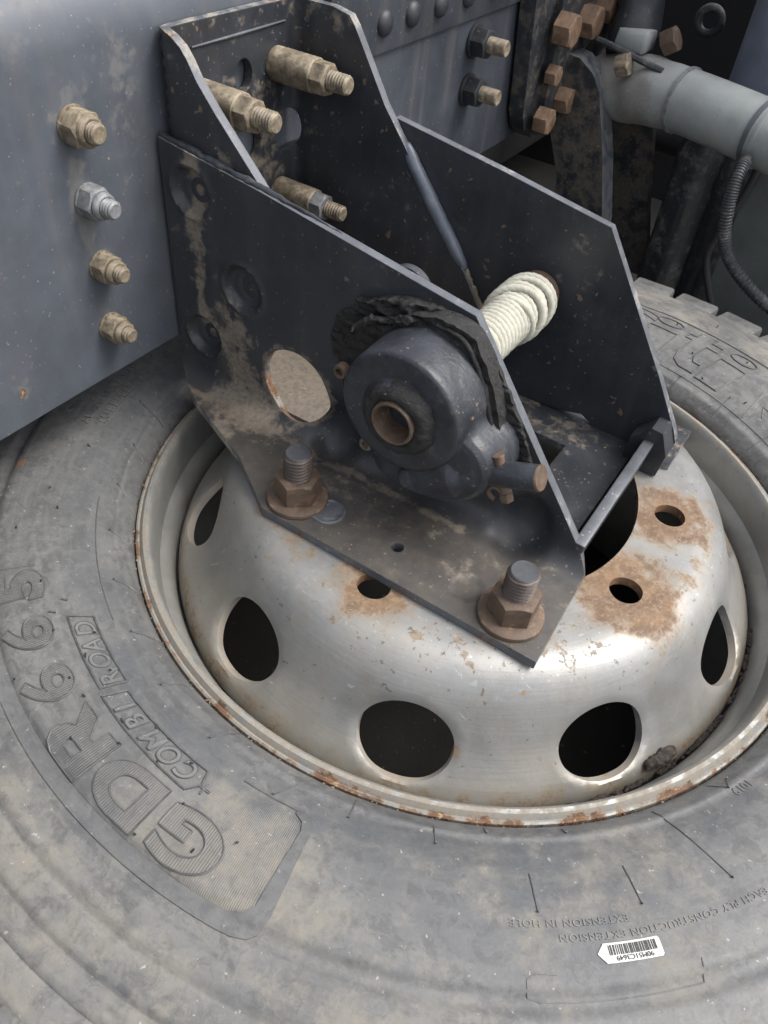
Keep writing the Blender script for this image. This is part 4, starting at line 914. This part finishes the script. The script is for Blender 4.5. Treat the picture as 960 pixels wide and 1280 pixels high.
def pp(y, dx=0): return None
pipe = empty('grey_pipe', (-.19, .72, .165), 'grey painted pipe with clamp bands leaving the spring hanger', 'pipe'); PL = Matrix.Translation((.19, -.72, -.165))
PT = smoothpath([(-.225, .770, .150), (-.180, .745, .158), (-.140, .728, .164), (-.095, .715, .168), (.0, .690, .166), (.12, .655, .160), (.30, .600, .150)], 10)
rad_l = []
for p in PT:
    t = (p.x + .225) / .13
    rad_l.append(.046 if t < .35 else (.046 - .006 * min(1, (t - .35) / .6)))
pv_, pf_ = tube(PT, rad_l, 48); pv_ = [tuple(Vector(v) + mnoise.noise_vector(Vector(v) * 28) * (.006 * max(0, min(1, (-.10 - v[0]) / .06)))) for v in pv_]
pt_ = part('pipe_tube', (pv_, pf_), M['greypipe'], pipe, ml=PL); add_attr(pt_, 'dust', lambda c: .45 * np.clip((-.10 - c[:, 0]) / .05, 0, 1))
def band(cx, r, w_, m_):
    i = min(range(len(PT)), key=lambda k: abs(PT[k].x - cx)); a, b_ = PT[i - 1], PT[i + 1]; d = (b_ - a).normalized()
    part('clamp_band', tube([PT[i] - d * w_, PT[i] + d * w_], r, 48), m_, pipe, ml=PL)
band(-.098, .0425, .0024, M['zinc']); band(.018, .0422, .003, M['rail']); band(.030, .0418, .002, M['greypipe'])
v, f = xf(hexshape(.026, .018), Matrix.Translation((-.190, .690, .195)) @ Matrix.Rotation(1.2, 4, 'Y')); part('clamp_bolt', (v, f), M['rusttan'], pipe, 32, PL)
v, f = tube(smoothpath([(-.235, .79, .36), (-.215, .78, .30), (-.205, .77, .25), (-.195, .75, .20)], 6), [.040, .041, .042, .040, .038, .036, .035, .034, .034, .034, .034, .034, .034, .034, .034, .033, .033, .033, .033], 20); part('casting', (rough_xf(v, .010, 26), f), M['soothanger'], pipe, ml=PL)
v, f = box(-.215, -.165, .72, .76, .205, .235, .008); part('casting_lug', (rough_xf(v, .005, 40), f), M['greypipe'], pipe, ml=PL)
v, f = xf(hexshape(.030, .02), Matrix.Translation((-.150, .74, .222)) @ Matrix.Rotation(1.0, 4, 'Y')); part('clamp_bolt', (v, f), M['rusty'], pipe, 32, PL)
W = smoothpath([(-.235, .71, .215), (-.195, .70, .212), (-.160, .70, .205), (-.130, .70, .200)], 5); part('rubber_flap', tube(W, .0045, 8), M['rubberdk'], pipe, ml=PL)

tank = empty('air_tank', (.083, .92, .12), 'big smooth blue grey cylinder standing at the upper right corner', 'tank'); TLm = Matrix.Translation((-.083, -.92, -.12))
part('tank_shell', xf(lathe([(.0001, 0), (.15, 0), (.165, .012), (.165, .8), (.0001, .8)], 72), Matrix.Translation((.083, .92, .12))), M['tank'], tank, ml=TLm)
for nm, (x, y, r, z1), lab in (('strut', (-.062, .80, .034, .11), 'dusty black upright strut nearer the spring hanger'), ('strut', (-.012, .85, .058, .10), 'wider streaky black upright strut below the grey pipe')):
    e = empty(nm, (x, y, -.30), lab, 'strut', 'black struts behind the tyre')
    o = link('strut_body', mesh('strut_body', *lathe([(.0001, 0), (r, 0), (r, z1 + .24), (r * 1.06, z1 + .25), (r * 1.06, z1 + .28), (r * .9, z1 + .30), (.0001, z1 + .30)], 48, rfun=lambda a, z: 1 + .05 * cos(5 * a))), M['rubberdk'], e)
pn = empty('side_panel', (.17, .70, -.30), 'dark grey green panel with raised border behind the tyre', 'panel')
PNm = Matrix.Translation((-.17, -.70, .30))
part('panel_sheet', box(.024, .45, .740, .752, -.30, .115, .004), M['panel'], pn, ml=PNm)
W = smoothpath([(.030, .737, .115), (.026, .737, .07), (.012, .737, .0), (.010, .737, -.04), (.040, .737, -.10), (.075, .737, -.15)], 6); part('panel_border', tube(W, .0055, 10), M['sooty'], pn, ml=PNm)
W = smoothpath([(.024, .640, .145), (.026, .610, .13), (.030, .60, .10), (.040, .60, .06), (.060, .60, .03), (.105, .60, .0), (.17, .61, -.03), (.25, .62, -.06)], 40)
v, f = tube(W, [.0075 + (.0012 if (i // 2) % 2 else 0) for i in range(len(W))], 14); cab = link('corrugated_cable', mesh('corrugated_cable', v, f), M['rubberdk']); tag(cab, 'black corrugated conduit hanging from the grey pipe at right edge', 'cable')
W = smoothpath([(-.03, 1.25, .42), (-.07, 1.2, .25), (-.10, 1.15, .12)], 8); o = link('thin_rod', mesh('thin_rod', *tube(W, .006, 10)), M['wirebrown']); tag(o, 'thin brown rod slanting in the dark gap beside the cylinder', 'rod')
ring2 = [(-.160 + .018 * cos(a), 1.0, .206 + .018 * sin(a)) for a in np.linspace(0, 2 * pi, 28)]; o = link('hose_loop', mesh('hose_loop', *tube(ring2, .0065, 12)), M['rubberdk']); tag(o, 'black rubber hose loop above the grey pipe', 'hose')
W = smoothpath([(-.165, .98, .06), (-.13, .96, .085), (-.09, .96, .078), (-.075, .96, .05)], 6); o = link('brown_hose', mesh('brown_hose', *tube(W, .012, 12)), M['wirebrown']); tag(o, 'short brown curved hose in the dark below the grey pipe', 'hose')
o = link('cross_tube', mesh('cross_tube', *tube([(-.35, .98, .035), (.30, .98, .025)], .026, 24)), M['sooty']); tag(o, 'dark horizontal tube behind the hanger under the grey pipe', 'tube')
o = link('axle_beam', mesh('axle_beam', *box(-.40, .20, 1.22, 1.34, .22, .34, .012)), M['sooty']); tag(o, 'sooty black cross beam in the far top right dark', 'beam')
o = link('suspension_link', mesh('suspension_link', *tube(smoothpath([(-.20, 1.05, .33), (-.12, 1.12, .30), (-.02, 1.2, .34)], 6), [.018] * 13, 16)), M['soothanger']); tag(o, 'brown dusty arm above the hose loop in the far dark', 'arm')
o = link('far_boss', mesh('far_boss', *tube([(-.05, 1.30, .37), (.10, 1.28, .35)], .03, 24)), M['rusttan']); tag(o, 'pale tan round bar in the dark beside the cylinder', 'bar')
bw = link('shade_backdrop', mesh('shade_backdrop', *box(-1.6, 1.2, 1.55, 1.60, -.299, .85, 0)), M['void']); tag(bw, 'added black sheet standing for the shade under the truck, far top right', 'panel')  # sheet added where the far gap is only deep shade
bw = link('inner_crossmember', mesh('inner_crossmember', *box(-1.30, -.56, -1.2, 1.54, -.2, .33, .01)), M['sooty']); tag(bw, 'dark chassis cross member hidden behind the rail', 'cross member')

# ------------------------------------------------------------------ GROUND
g = link('ground', mesh('ground', [(-40, -40, -.30), (40, -40, -.30), (40, 40, -.30), (-40, 40, -.30)], [(0, 1, 2, 3)]), M['ground']); tag(g, kind='structure')
